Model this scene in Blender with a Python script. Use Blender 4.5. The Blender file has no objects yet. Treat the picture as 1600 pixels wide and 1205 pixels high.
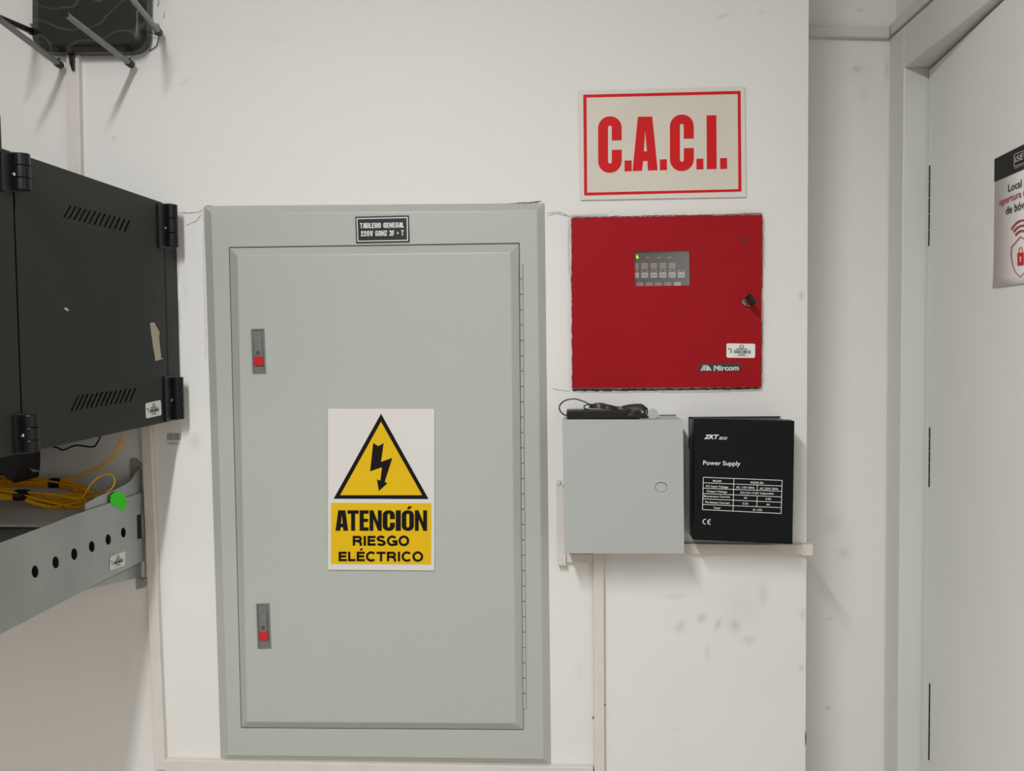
import bpy, bmesh, math, random
from mathutils import Vector, Matrix
random.seed(7)
C = bpy.context.scene
COL = C.collection

# ------------------------------------------------------------------ camera
W, H, F = 1600.0, 1205.0, 1500.0            # the photograph's frame, focal length in its pixels
YAW, PITCH, ROLL = 0.04734, 0.04970, -0.01096
CAM = Vector((0.0, -1.77, 1.50))
cy, sy, cp, sp, cr, sr = (math.cos(YAW), math.sin(YAW), math.cos(PITCH), math.sin(PITCH), math.cos(ROLL), math.sin(ROLL))
_Ry = Matrix(((cy, 0, sy), (0, 1, 0), (-sy, 0, cy)))
_Rx = Matrix(((1, 0, 0), (0, cp, -sp), (0, sp, cp)))
_Rz = Matrix(((cr, -sr, 0), (sr, cr, 0), (0, 0, 1)))
_M = _Rz @ _Rx @ _Ry
def _w(r): return Vector((r[0], r[2], -r[1]))          # (right, down, forward) -> world
RIGHT, DOWN, FWD = _w(_M[0]), _w(_M[1]), _w(_M[2])
cam_data = bpy.data.cameras.new('camera')
cam_data.sensor_fit = 'HORIZONTAL'; cam_data.sensor_width = 36.0; cam_data.lens = F * 36.0 / W
cam_data.clip_start = 0.02
cam = bpy.data.objects.new('camera', cam_data); COL.objects.link(cam)
B3 = Matrix((RIGHT, -DOWN, -FWD)).transposed()
cam.matrix_world = Matrix.Translation(CAM) @ B3.to_4x4()
C.camera = cam

# ------------------------------------------------------------------ world, lights, exposure
world = bpy.data.worlds.new('world'); C.world = world; world.use_nodes = True
world.node_tree.nodes['Background'].inputs[0].default_value = (0.9, 0.95, 1.0, 1)
world.node_tree.nodes['Background'].inputs[1].default_value = 0.15
LAMP_X, LAMP_Y, CEIL = -0.495, -1.95, 2.64
def area(name, loc, sx, sy_, power, color):
    d = bpy.data.lights.new(name, 'AREA'); d.shape = 'RECTANGLE'; d.size = sx; d.size_y = sy_
    d.energy = power; d.color = color
    o = bpy.data.objects.new(name, d); o.location = loc; COL.objects.link(o); return o
LAMP_COL = (0.955, 0.985, 1.0)
area('ceiling_lamp', (LAMP_X, LAMP_Y, CEIL - 0.075), 0.05, 1.15, 44.0, LAMP_COL)
area('ceiling_lamp', (LAMP_X, LAMP_Y - 1.3, CEIL - 0.075), 0.05, 1.15, 22.0, LAMP_COL)
C.view_settings.view_transform = 'Standard'
C.view_settings.look = 'None'
C.view_settings.gamma = 1.0
C.view_settings.use_curve_mapping = False
C.view_settings.exposure = -0.05

# ------------------------------------------------------------------ helpers
class Plane:
    """a real plane in the room; at() reads a measured photo point as a place on it"""
    def __init__(self, o, n): self.o, self.n = Vector(o), Vector(n).normalized()
    def at(self, px, py, off=0.0):
        d = FWD * F + RIGHT * (px - W / 2) + DOWN * (py - H / 2)
        o = self.o + self.n * off
        t = (o - CAM).dot(self.n) / d.dot(self.n)
        return CAM + d * t
WALL = Plane((0, 0, 0), (0, -1, 0))
WLOC = {}
class MB:
    def __init__(self): self.b = bmesh.new()
    def v(self, p): return self.b.verts.new(p)
    def face(self, vs):
        try: return self.b.faces.new(vs)
        except ValueError: return None
    def poly(self, pts): return self.face([self.v(p) for p in pts])
    def box(self, lo, hi):
        x0, y0, z0 = lo; x1, y1, z1 = hi
        p = [self.v(c) for c in ((x0,y0,z0),(x1,y0,z0),(x1,y1,z0),(x0,y1,z0),(x0,y0,z1),(x1,y0,z1),(x1,y1,z1),(x0,y1,z1))]
        for f in ((3,2,1,0),(4,5,6,7),(0,1,5,4),(1,2,6,5),(2,3,7,6),(3,0,4,7)): self.face([p[i] for i in f])
    def prism(self, front, n, thick, front_inner=None):
        """front: 3D outline; extruded back along -n; optional chamfer ring to front_inner"""
        f = [self.v(p) for p in front]; k = len(f)
        b = [self.v(Vector(p) - n * thick) for p in front]
        for i in range(k): self.face([f[i], f[(i+1) % k], b[(i+1) % k], b[i]])
        self.face(b[::-1])
        if front_inner:
            g = [self.v(p) for p in front_inner]
            for i in range(k): self.face([f[i], g[i], g[(i+1) % k], f[(i+1) % k]])
            self.face(g)
        else: self.face(f)
    def holed(self, outer, holes, n, thick):
        """plate with real holes"""
        loops = [outer] + holes; es = []; fl = []
        for lp in loops:
            vs = [self.v(p) for p in lp]; fl.append(vs)
            for i in range(len(vs)): es.append(self.b.edges.new((vs[i], vs[(i+1) % len(vs)])))
        bmesh.ops.triangle_fill(self.b, edges=es, use_beauty=True, normal=n)
        for vs in fl:
            bk = [self.v(v.co - n * thick) for v in vs]
            for i in range(len(vs)): self.face([vs[i], vs[(i+1) % len(vs)], bk[(i+1) % len(vs)], bk[i]])
    def ring(self, outer, inner, n, thick, off=0):
        o = [self.v(Vector(p)) for p in outer]; i_ = [self.v(Vector(p)) for p in inner]
        ob = [self.v(Vector(p) - n * thick) for p in outer]; ib = [self.v(Vector(p) - n * thick) for p in inner]
        k = len(o)
        for a in range(k):
            c = (a + 1) % k
            self.face([o[a], o[c], i_[c], i_[a]]); self.face([o[a], ob[a], ob[c], o[c]]); self.face([i_[a], i_[c], ib[c], ib[a]])
    def tube(self, pts, r, seg=8, closed=False, r2=None):
        pts = [Vector(p) for p in pts]; k = len(pts); rings = []
        up = Vector((0.123, 0.456, 0.881)).normalized()
        for i in range(k):
            if closed: t = pts[(i+1) % k] - pts[i-1]
            else: t = pts[min(i+1, k-1)] - pts[max(i-1, 0)]
            t.normalize()
            a = t.cross(up)
            if a.length < 1e-4: a = t.cross(Vector((1, 0, 0)))
            a.normalize(); b = t.cross(a)
            rr_ = r if r2 is None else r + (r2 - r) * i / (k - 1)
            rings.append([self.v(pts[i] + (a * math.cos(q) + b * math.sin(q)) * rr_) for q in [2*math.pi*j/seg for j in range(seg)]])
        for i in range(k if closed else k - 1):
            A, B = rings[i], rings[(i+1) % k]
            for j in range(seg): self.face([A[j], A[(j+1) % seg], B[(j+1) % seg], B[j]])
        if not closed: self.face(rings[0][::-1]); self.face(rings[-1])
    def build(self, name, mat, parent=None, smooth=False, bevel=0.0, seg=2, recalc=True):
        if recalc: bmesh.ops.recalc_face_normals(self.b, faces=self.b.faces)
        vs = [v.co for v in self.b.verts]
        lo = Vector([min(v[i] for v in vs) for i in range(3)]); hi = Vector([max(v[i] for v in vs) for i in range(3)])
        c = (lo + hi) / 2
        for v in self.b.verts: v.co = v.co - c
        me = bpy.data.meshes.new(name); self.b.to_mesh(me); self.b.free()
        me.materials.append(mat)
        if smooth:
            for p in me.polygons: p.use_smooth = True
        o = bpy.data.objects.new(name, me); COL.objects.link(o)
        WLOC[o.name] = c
        if parent: o.parent = parent; o.location = c - WLOC[parent.name]
        else: o.location = c
        if bevel:
            m = o.modifiers.new('bevel', 'BEVEL'); m.width = bevel; m.segments = seg; m.limit_method = 'ANGLE'; m.angle_limit = math.radians(35)
        return o
def empty(name, loc, label, cat, group=None):
    o = bpy.data.objects.new(name, None); COL.objects.link(o); o.empty_display_size = 0.05
    o.location = loc; WLOC[o.name] = Vector(loc); return tag(o, label, cat, group)
def tag(o, label, cat, group=None):
    o['label'] = label; o['category'] = cat
    if group: o['group'] = group
    return o
def struct(o, label=None, cat=None):
    o['kind'] = 'structure'
    if label: o['label'] = label
    if cat: o['category'] = cat
    return o
def lbl(o, s): o['label'] = s; return o
def smooth_path(pts, n=8, closed=False):
    pts = [Vector(p) for p in pts]; k = len(pts); out = []
    for i in range(k if closed else k - 1):
        if closed: a, b, c, d = pts[i-1], pts[i], pts[(i+1) % k], pts[(i+2) % k]
        else: a, b, c, d = pts[max(i-1, 0)], pts[i], pts[i+1], pts[min(i+2, k-1)]
        for j in range(n):
            t = j / n
            out.append(0.5 * ((2*b) + (c - a)*t + (2*a - 5*b + 4*c - d)*t*t + (3*b - a - 3*c + d)*t**3))
    if not closed: out.append(pts[-1])
    return out
# 2-D helpers in photo measurements
def bil(q, u, v):                       # q = TL, TR, BR, BL ; v down
    a = Vector(q[0]) * (1-u) + Vector(q[1]) * u; b = Vector(q[3]) * (1-u) + Vector(q[2]) * u
    return a * (1-v) + b * v
def Z(s, ox, oy, *pts): return [(ox + x / s, oy + y / s) for x, y in pts]
def rrect(x0, y0, x1, y1, r, n=5, ry=None):
    ry = ry or r; out = []
    for cx, cy_, a0 in ((x1-r, y0+ry, -90), (x1-r, y1-ry, 0), (x0+r, y1-ry, 90), (x0+r, y0+ry, 180)):
        for i in range(n+1):
            a = math.radians(a0 + 90*i/n); out.append((cx + r*math.cos(a), cy_ + ry*math.sin(a)))
    return out
def rq(q, r=0.1, ry=None, n=5): return [tuple(bil(q, u, v)) for u, v in rrect(0, 0, 1, 1, r, n, ry)]
def circ(x, y, rx, ry=None, n=20, a0=0): return [(x + rx*math.cos(2*math.pi*i/n + a0), y + (ry or rx)*math.sin(2*math.pi*i/n + a0)) for i in range(n)]
def on(pl, pts, off=0.0): return [pl.at(x, y, off) for x, y in pts]
def plate(mb, pl, pts, off, thick): mb.prism(on(pl, pts, off), pl.n, thick)
def decal(mb, pl, pts, off): mb.poly(on(pl, pts, off))
def stroke(mb, pl, pts, w, off, closed=False):
    P = [Vector(p) for p in pts]; k = len(P); L, R_ = [], []
    for i in range(k):
        t = (P[(i+1) % k] - P[i-1]) if closed else (P[min(i+1, k-1)] - P[max(i-1, 0)])
        t.normalize(); nn = Vector((-t.y, t.x)) * (w/2)
        if closed or 0 < i < k-1:
            t1 = (P[i] - P[i-1]).normalized(); c = max(0.5, abs(t1.dot(t))); nn /= c
        L.append(P[i] + nn); R_.append(P[i] - nn)
    Lv = [mb.v(pl.at(p.x, p.y, off)) for p in L]; Rv = [mb.v(pl.at(p.x, p.y, off)) for p in R_]
    for i in range(k if closed else k-1):
        j = (i+1) % k; mb.face([Lv[i], Lv[j], Rv[j], Rv[i]])
def frame_line(mb, pl, q, w, off):       # closed rectangular outline, w in px
    q = [Vector(p) for p in q]; c = (q[0]+q[1]+q[2]+q[3]) / 4
    inn = []
    for i in range(4):
        a = (q[(i+1) % 4] - q[i]).normalized(); b = (q[i-1] - q[i]).normalized(); inn.append(q[i] + (a + b) * w)
    o = [mb.v(pl.at(p.x, p.y, off)) for p in q]; n = [mb.v(pl.at(p.x, p.y, off)) for p in inn]
    for i in range(4): j = (i+1) % 4; mb.face([o[i], o[j], n[j], n[i]])
# lettering with the built-in font, fitted to a measured box
def font_mesh(s, bold=0.0, shear=0.0):
    cu = bpy.data.curves.new('t', 'FONT'); cu.body = s; cu.offset = bold; cu.shear = shear; cu.resolution_u = 4
    o = bpy.data.objects.new('t', cu); COL.objects.link(o)
    bpy.context.view_layer.update()
    me = bpy.data.meshes.new_from_object(o.evaluated_get(bpy.context.evaluated_depsgraph_get()))
    bpy.data.objects.remove(o); bpy.data.curves.remove(cu)
    vs = [(v.co.x, v.co.y) for v in me.vertices]; fs = [tuple(p.vertices) for p in me.polygons]
    bpy.data.meshes.remove(me); return vs, fs
def text(mb, pl, s, q, off, bold=0.0, shear=0.0):
    vs, fs = font_mesh(s, bold, shear)
    x0, x1 = min(v[0] for v in vs), max(v[0] for v in vs); y0, y1 = min(v[1] for v in vs), max(v[1] for v in vs)
    nv = []
    for x, y in vs:
        p = bil(q, (x-x0)/(x1-x0), (y1-y)/(y1-y0)); nv.append(mb.v(pl.at(p.x, p.y, off)))
    for f in fs: mb.face([nv[i] for i in f])
# condensed poster lettering, drawn as outlines in a unit cell (y up)
def g_ring(x0, y0, x1, y1, sx, sy_, rx, ry, gap=None):
    def loop(a0, b0, a1, b1, rx, ry):
        out = []
        ys = [gap[0], gap[1]] if gap else [0.5*(b0+b1)]
        right = sorted(ys)
        seq = []
        if gap: seq.append((a1, gap[1]))
        else: seq.append((a1, (b0+b1)/2))
        for cx, cy_, s in ((a1-rx, b1-ry, 0), (a0+rx, b1-ry, 90), (a0+rx, b0+ry, 180), (a1-rx, b0+ry, 270)):
            for i in range(7):
                a = math.radians(s + 15*i); seq.append((cx + rx*math.cos(a), cy_ + ry*math.sin(a)))
        if gap: seq.append((a1, gap[0]))
        return seq
    o = loop(x0, y0, x1, y1, rx, ry)
    i_ = loop(x0+sx, y0+sy_, x1-sx, y1-sy_, max(rx-sx, .04), max(ry-sy_, .03))
    qs = []; k = len(o)
    for a in range(k-1 if gap else k):
        b = (a+1) % k; qs.append([o[a], o[b], i_[b], i_[a]])
    return qs
def g_rect(a, b, c, d): return [[(a, b), (c, b), (c, d), (a, d)]]
S_, B_ = 0.36, 0.17
def glyph(ch):
    if ch == 'I': return 0.42, g_rect(0, 0, 1, 1)
    if ch == '.': return 0.30, g_rect(0, 0, 1, .195)
    if ch == 'T': return 0.92, g_rect(0, 1-B_, 1, 1) + g_rect(.5-S_/2, 0, .5+S_/2, 1-B_)
    if ch == 'E': return 0.74, g_rect(0, 0, .46, 1) + g_rect(.46, 0, 1, B_) + g_rect(.46, 1-B_, 1, 1) + g_rect(.46, .43, .94, .59)
    if ch == 'F': return 0.70, g_rect(0, 0, .46, 1) + g_rect(.46, 1-B_, 1, 1) + g_rect(.46, .43, .94, .59)
    if ch == 'L': return 0.70, g_rect(0, 0, .47, 1) + g_rect(.47, 0, 1, B_)
    if ch == 'H': return 1.0, g_rect(0, 0, S_, 1) + g_rect(1-S_, 0, 1, 1) + g_rect(S_, .42, 1-S_, .6)
    if ch == 'N': return 1.0, g_rect(0, 0, .32, 1) + g_rect(.68, 0, 1, 1) + [[(.30, 1), (.32, .56), (.70, 0), (.68, .44)]]
    if ch == 'Z': return 0.72, g_rect(0, 1-B_, 1, 1) + g_rect(0, 0, 1, B_) + [[(0, B_), (.50, B_), (1, 1-B_), (.50, 1-B_)]]
    if ch == 'A': return 1.04, [[(0, 0), (.37, 0), (.41, .17), (.5, .78), (.5, 1), (.22, 1)], [(1, 0), (.78, 1), (.5, 1), (.5, .78), (.59, .17), (.63, 0)], [(.41, .17), (.59, .17), (.57, .35), (.43, .35)]]
    if ch == 'V': return 1.0, [[(0, 1), (.36, 1), (.5, .25), (.5, 0), (.26, 0)], [(1, 1), (.74, 0), (.5, 0), (.5, .25), (.64, 1)]]
    if ch == 'C': return 1.0, g_ring(0, 0, 1, 1, .40, B_, .46, .24, (.40, .57))
    if ch == 'G': return 1.0, g_ring(0, 0, 1, 1, .40, B_, .46, .24, (.50, .60)) + g_rect(.5, .38, .7, .52)
    if ch in 'O0': return 1.0, g_ring(0, 0, 1, 1, .38, B_, .46, .24)
    if ch == '6': return 0.95, g_ring(0, 0, 1, .62, .38, .14, .40, .18) + g_rect(0, .3, .38, .8) + g_ring(0, .42, 1, 1, .38, .14, .40, .2)[:15]
    if ch == 'B': return 0.95, g_rect(0, 0, .38, 1) + g_ring(.1, .46, 1, 1, .34, .15, .3, .2) + g_ring(.1, 0, 1, .58, .34, .15, .3, .2)
    if ch == 'R': return 0.98, g_rect(0, 0, .38, 1) + g_ring(.1, .40, 1, 1, .34, .15, .3, .2) + [[(.5, .45), (.62, 0), (1, 0), (.92, .5)]]
    if ch == '2': return 0.9, g_ring(0, .42, 1, 1, .38, .15, .4, .2)[:16] + g_rect(0, 0, 1, B_) + [[(0, B_), (.46, B_), (1, .62), (.6, .72)]] + g_rect(0, .62, .38, .75)
    if ch == '3': return 0.9, [[(1-x, y) for x, y in p] for p in g_ring(0, 0, 1, 1, .38, .15, .4, .2, (.36, .66))] + g_rect(.4, .43, .85, .58)
    if ch == '+': return 0.7, g_rect(.35, .25, .65, .75) + g_rect(0, .42, 1, .58)
    return 0.4, []
def caps_paths(ch):
    A = lambda cx, cy_, rx, ry, a0, a1, n=16: [(cx + rx*math.cos(math.radians(a0 + (a1-a0)*i/n)), cy_ + ry*math.sin(math.radians(a0 + (a1-a0)*i/n))) for i in range(n+1)]
    t = .12
    if ch == 'I': return .24, [[(.12, 0), (.12, 1)]]
    if ch == 'E': return .66, [[(.12, 0), (.12, 1)], [(.1, 1-t), (.66, 1-t)], [(.1, .52), (.61, .52)], [(.1, t), (.66, t)]]
    if ch == 'L': return .60, [[(.12, 0), (.12, 1)], [(.1, t), (.60, t)]]
    if ch == 'T': return .70, [[(.35, 0), (.35, 1)], [(0, 1-t), (.70, 1-t)]]
    if ch == 'O': return .86, [A(.43, .5, .33, .42, 0, 360, 28)]
    if ch == 'C': return .77, [A(.43, .5, .33, .42, 44, 316, 24)]
    if ch == 'G': return .84, [A(.43, .5, .33, .42, 42, 322, 24), [(.44, .44), (.84, .44)], [(.75, .44), (.75, 0.02)]]
    if ch == 'R': return .78, [[(.12, 0), (.12, 1)], [(.1, 1-t), (.44, 1-t)] + A(.44, .69, .21, .21, 90, -90, 10)[1:] + [(.1, .48)], [(.40, .44), (.56, .40), (.64, .30), (.66, .08), (.70, 0)]]
    if ch == 'S': return .74, [A(.37, .70, .26, .21, 28, 200, 12) + A(.37, .28, .28, .19, 62, 62, 1)[:0] + [(.20, .58), (.37, .51), (.55, .43)] + A(.37, .28, .27, .19, 20, -160, 12)]
    return .4, []
def caps(mb, pl, s, q, off):
    items = []; x = 0
    for ch in s:
        w, ps = caps_paths(ch); items.append((x, ps)); x += w + .065
    x -= .065; hpx = (Vector(q[3]) - Vector(q[0])).length
    for ox, ps in items:
        for p in ps: stroke(mb, pl, [tuple(bil(q, (ox + a)/x, 1 - b)) for a, b in p], hpx*.245, off)
def poster(mb, pl, s, q, off, gap=0.06, narrow=0.5):
    tot = 0; items = []
    for ch in s:
        w, ps = glyph(ch); w = w * narrow if ch != ' ' else .28
        items.append((tot, w, ps)); tot += w + (gap if ch != 'A' else -.03)
    tot -= gap
    for x, w, ps in items:
        for poly_ in ps:
            pts = [bil(q, (x + w*px)/tot, 1-py) for px, py in poly_]
            mb.poly([pl.at(p.x, p.y, off) for p in pts])

# ------------------------------------------------------------------ materials
def srgb(r, g, b):
    f = lambda c: (c/255/12.92 if c/255 <= .04045 else ((c/255+.055)/1.055)**2.4)
    return (f(r), f(g), f(b), 1)
def mat(name, col, rough=0.5, metal=0.0, bump=0.0, bscale=200.0, var=0.0, vscale=6.0, spec=0.5):
    m = bpy.data.materials.new(name); m.use_nodes = True; nt = m.node_tree; p = nt.nodes['Principled BSDF']
    col = (*col[:3], 1)
    p.inputs['Base Color'].default_value = col; p.inputs['Roughness'].default_value = rough; p.inputs['Metallic'].default_value = metal
    p.inputs['Specular IOR Level'].default_value = spec
    tc = nt.nodes.new('ShaderNodeNewGeometry')
    if var:
        n = nt.nodes.new('ShaderNodeTexNoise'); n.inputs['Scale'].default_value = vscale; n.inputs['Detail'].default_value = 5
        nt.links.new(tc.outputs['Position'], n.inputs['Vector'])
        r = nt.nodes.new('ShaderNodeValToRGB'); r.color_ramp.elements[0].position = .3; r.color_ramp.elements[1].position = .7
        r.color_ramp.elements[0].color = (*[c*(1-var) for c in col[:3]], 1); r.color_ramp.elements[1].color = (*[min(1, c*(1+var*.4)) for c in col[:3]], 1)
        nt.links.new(n.outputs['Fac'], r.inputs['Fac']); nt.links.new(r.outputs['Color'], p.inputs['Base Color'])
    if bump:
        n = nt.nodes.new('ShaderNodeTexNoise'); n.inputs['Scale'].default_value = bscale; n.inputs['Detail'].default_value = 3
        nt.links.new(tc.outputs['Position'], n.inputs['Vector'])
        b = nt.nodes.new('ShaderNodeBump'); b.inputs['Strength'].default_value = bump; b.inputs['Distance'].default_value = .001
        nt.links.new(n.outputs['Fac'], b.inputs['Height']); nt.links.new(b.outputs['Normal'], p.inputs['Normal'])
    return m
def wall_mat(name, col, spots):
    """painted plaster: fine roller bump, faint unevenness, and scuffs rubbed on at fixed places"""
    m = mat(name, col, .55, bump=.25, bscale=90); nt = m.node_tree; p = nt.nodes['Principled BSDF']; L = nt.links.new
    geo = nt.nodes.new('ShaderNodeNewGeometry')
    n1 = nt.nodes.new('ShaderNodeTexNoise'); n1.inputs['Scale'].default_value = 3.0; n1.inputs['Detail'].default_value = 6
    L(geo.outputs['Position'], n1.inputs['Vector'])
    n2 = nt.nodes.new('ShaderNodeTexNoise'); n2.inputs['Scale'].default_value = 16.0; n2.inputs['Detail'].default_value = 8; n2.inputs['Roughness'].default_value = .65
    L(geo.outputs['Position'], n2.inputs['Vector'])
    r1 = nt.nodes.new('ShaderNodeMapRange'); r1.inputs[1].default_value = .58; r1.inputs[2].default_value = .80; r1.inputs[3].default_value = 0; r1.inputs[4].default_value = .05
    L(n1.outputs['Fac'], r1.inputs[0])
    fleck = nt.nodes.new('ShaderNodeTexNoise'); fleck.inputs['Scale'].default_value = 14.0; fleck.inputs['Detail'].default_value = 10; fleck.inputs['Roughness'].default_value = .75
    L(geo.outputs['Position'], fleck.inputs['Vector'])
    r2 = nt.nodes.new('ShaderNodeMapRange'); r2.inputs[1].default_value = .66; r2.inputs[2].default_value = .76; r2.inputs[3].default_value = 0; r2.inputs[4].default_value = .07
    L(fleck.outputs['Fac'], r2.inputs[0])
    acc = nt.nodes.new('ShaderNodeMath'); acc.operation = 'ADD'; L(r1.outputs[0], acc.inputs[0]); L(r2.outputs[0], acc.inputs[1]); cur = acc.outputs[0]
    for (c, rx, rz, amt, ang) in spots:
        mp = nt.nodes.new('ShaderNodeMapping'); mp.vector_type = 'TEXTURE'
        mp.inputs['Location'].default_value = c; mp.inputs['Scale'].default_value = (rx, 3.0, rz); mp.inputs['Rotation'].default_value = (0, ang, 0)
        L(geo.outputs['Position'], mp.inputs['Vector'])
        g = nt.nodes.new('ShaderNodeTexGradient'); g.gradient_type = 'QUADRATIC_SPHERE'; L(mp.outputs[0], g.inputs[0])
        k = nt.nodes.new('ShaderNodeMath'); k.operation = 'MULTIPLY'; L(g.outputs['Fac'], k.inputs[0]); L(n2.outputs['Fac'], k.inputs[1])
        k2 = nt.nodes.new('ShaderNodeMath'); k2.operation = 'MULTIPLY_ADD'; L(k.outputs[0], k2.inputs[0]); k2.inputs[1].default_value = amt*1.7; L(cur, k2.inputs[2]); cur = k2.outputs[0]
    mx = nt.nodes.new('ShaderNodeMixRGB'); mx.use_clamp = True; L(cur, mx.inputs[0]); mx.inputs[1].default_value = (*col[:3], 1); mx.inputs[2].default_value = (.16, .14, .12, 1)
    L(mx.outputs[0], p.inputs['Base Color']); return m
def streaked():
    m = mat('streaked_black_plastic', (.017, .019, .018), .3, spec=.35); nt = m.node_tree; L = nt.links.new; p = nt.nodes['Principled BSDF']
    geo = nt.nodes.new('ShaderNodeNewGeometry'); w = nt.nodes.new('ShaderNodeTexWave'); w.bands_direction = 'Z'; w.inputs['Scale'].default_value = 7; w.inputs['Distortion'].default_value = 14; w.inputs['Detail'].default_value = 2; w.inputs['Detail Scale'].default_value = 1.2
    L(geo.outputs['Position'], w.inputs['Vector']); cr_ = nt.nodes.new('ShaderNodeValToRGB'); e = cr_.color_ramp.elements
    e[0].position = .95; e[0].color = (.019, .021, .020, 1); e[1].position = 1.0; e[1].color = (.06, .064, .06, 1)  # pale streaks in the colour stand for swirling reflections and smears
    L(w.outputs['Fac'], cr_.inputs['Fac']); L(cr_.outputs['Color'], p.inputs['Base Color']); return m
def sp(x, y, rx, ry, amt, ang=0, pl=None): 
    p = (pl or WALL).at(x, y); return (p, rx*.00125, ry*.00125, amt, math.radians(ang))
WHITE = (0.80, 0.785, 0.755)
SPOTS = [sp(1096, 966, 12, 16, .50, 30), sp(1063, 980, 14, 22, .32, 25), sp(1122, 976, 9, 20, .45, 25), sp(1148, 978, 18, 20, .40), sp(1170, 1000, 22, 14, .22),
         sp(1193, 925, 14, 34, .28), sp(1050, 932, 40, 8, .18), sp(1105, 1020, 8, 26, .2), sp(1160, 945, 70, 70, .12), sp(1254, 960, 10, 14, .3), sp(1252, 1045, 10, 12, .25), sp(1252, 462, 8, 14, .38), sp(1130, 25, 22, 5, .3, -20),
         sp(290, 128, 22, 6, .22, -30), sp(178, 216, 8, 8, .3), sp(1060, 1140, 10, 8, .12), sp(290, 450, 10, 50, .12), sp(305, 690, 18, 26, .22), sp(905, 1050, 12, 30, .12), sp(1190, 20, 14, 8, .15), sp(430, 60, 60, 14, .06)]
M = {}
M['wall'] = wall_mat('painted_plaster_wall', WHITE, SPOTS)
M['wall_dim'] = mat('warm_white_wall_paint', (.66, .61, .55), .7, bump=.2, bscale=70)
M['ceiling'] = mat('ceiling_paint', (.80, .79, .76), .8, bump=.2, bscale=60)
M['floor'] = mat('floor_tile', (.40, .36, .32), .4, var=.12, vscale=5)
M['duct'] = mat('cream_duct_plastic', (.72, .67, .62), .5, var=.05, vscale=20)
M['panel'] = mat('grey_green_enamel', (.475, .49, .45), .36, spec=.4, bump=.22, bscale=160)
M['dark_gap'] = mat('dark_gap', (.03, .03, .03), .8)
M['latch'] = mat('zinc_latch', (.26, .265, .26), .38, metal=.6)
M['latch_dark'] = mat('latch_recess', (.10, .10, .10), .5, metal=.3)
M['red_button'] = mat('red_button_plastic', (.60, .015, .015), .35)
M['black'] = mat('black_print', (.008, .006, .006), .5, spec=.15)
M['board'] = mat('sign_board_white', (.74, .71, .68), .4)
M['yellow'] = mat('sign_yellow', (.80, .50, .010), .5, spec=.15)
M['cream'] = mat('aged_cream_sheet', (.70, .645, .555), .35, var=.05, vscale=9)
M['board_pink'] = mat('sign_board_edge', (.72, .68, .63), .35)
M['red_vinyl'] = mat('red_vinyl', (.66, .012, .016), .45, spec=.15)
M['red'] = mat('red_enamel', (.36, .0085, .0145), .42, spec=.10, bump=.25, bscale=260, var=.05, vscale=5)
M['keypad'] = mat('keypad_grey', (.19, .18, .175), .5)
M['key_red'] = mat('keypad_cap_mauve', (.58, .44, .45), .5)
M['key_grey'] = mat('keypad_cap_grey', (.80, .80, .79), .5)
M['chrome'] = mat('chrome', (.75, .75, .74), .18, metal=1.0)
M['black_plastic'] = mat('black_plastic', (.010, .010, .011), .4, spec=.3)
M['lead'] = mat('black_lead_sheath', (.012, .012, .013), .25, spec=.6)
M['white_sticker'] = mat('white_sticker', (.80, .79, .76), .4)
M['badge'] = mat('dark_badge', (.045, .04, .035), .35, metal=.3)
M['silver_print'] = mat('silver_print', (.66, .66, .64), .35, metal=.2)
M['white_print'] = mat('white_print', (.80, .80, .79), .5)
M['box_grey'] = mat('light_grey_powder_coat', (.44, .455, .44), .42, bump=.1, bscale=300)
M['psu'] = mat('black_powder_coat', (.007, .0078, .0085), .5, spec=.12, bump=.3, bscale=500)
M['psu_side'] = mat('black_powder_coat_base', (.022, .022, .022), .42)
M['cabinet'] = mat('dark_green_grey_paint', (.021, .026, .022), .5, spec=.18, bump=.2, bscale=300, var=.08, vscale=5)
M['hinge_black'] = mat('hinge_black', (.007, .007, .008), .32, spec=.25)
M['galv'] = mat('galvanised_steel', (.40, .42, .415), .42, metal=.45, var=.12, vscale=9)
M['tab'] = mat('grey_bracket', (.30, .28, .26), .4, metal=.5)
M['tape'] = mat('masking_tape', (.50, .43, .33), .7, var=.1, vscale=60)
M['green'] = mat('fluorescent_green_sticker', (.05, .80, .02), .6, spec=.15)
M['yellow_cable'] = mat('yellow_cable', (.98, .54, .02), .5, spec=.2)
M['orange_cable'] = mat('orange_cable', (.92, .44, .02), .5, spec=.2)
M['paper'] = mat('paper', (.80, .77, .73), .8, var=.06, vscale=14)
M['router'] = streaked()
M['antenna'] = mat('grey_antenna', (.20, .20, .19), .35)
M['door'] = mat('door_grey_paint', (.87, .88, .84), .45, spec=.3, bump=.12, bscale=120, var=.03, vscale=3)
M['frame'] = mat('door_frame_paint', (.71, .715, .68), .42, spec=.35, bump=.15, bscale=80)
M['hinge_steel'] = mat('hinge_steel', (.03, .028, .026), .5, metal=.3)
M['notice'] = mat('notice_paper', (.80, .775, .755), .55, spec=.3)
M['crimson'] = mat('crimson_print', (.42, .012, .04), .5)
M['notice_black'] = mat('notice_black', (.016, .016, .019), .5, spec=.1)
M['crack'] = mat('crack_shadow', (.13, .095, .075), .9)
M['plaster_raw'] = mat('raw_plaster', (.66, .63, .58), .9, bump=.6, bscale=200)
def emit(name, col, s):
    m = bpy.data.materials.new(name); m.use_nodes = True; nt = m.node_tree; p = nt.nodes['Principled BSDF']
    p.inputs['Base Color'].default_value = (*col, 1); p.inputs['Emission Color'].default_value = (*col, 1); p.inputs['Emission Strength'].default_value = s
    return m
M['led'] = emit('green_led_lit', (.35, .9, .05), 2.0)
M['diffuser'] = emit('lamp_diffuser_lit', (1, .96, .9), 4.0)
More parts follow.
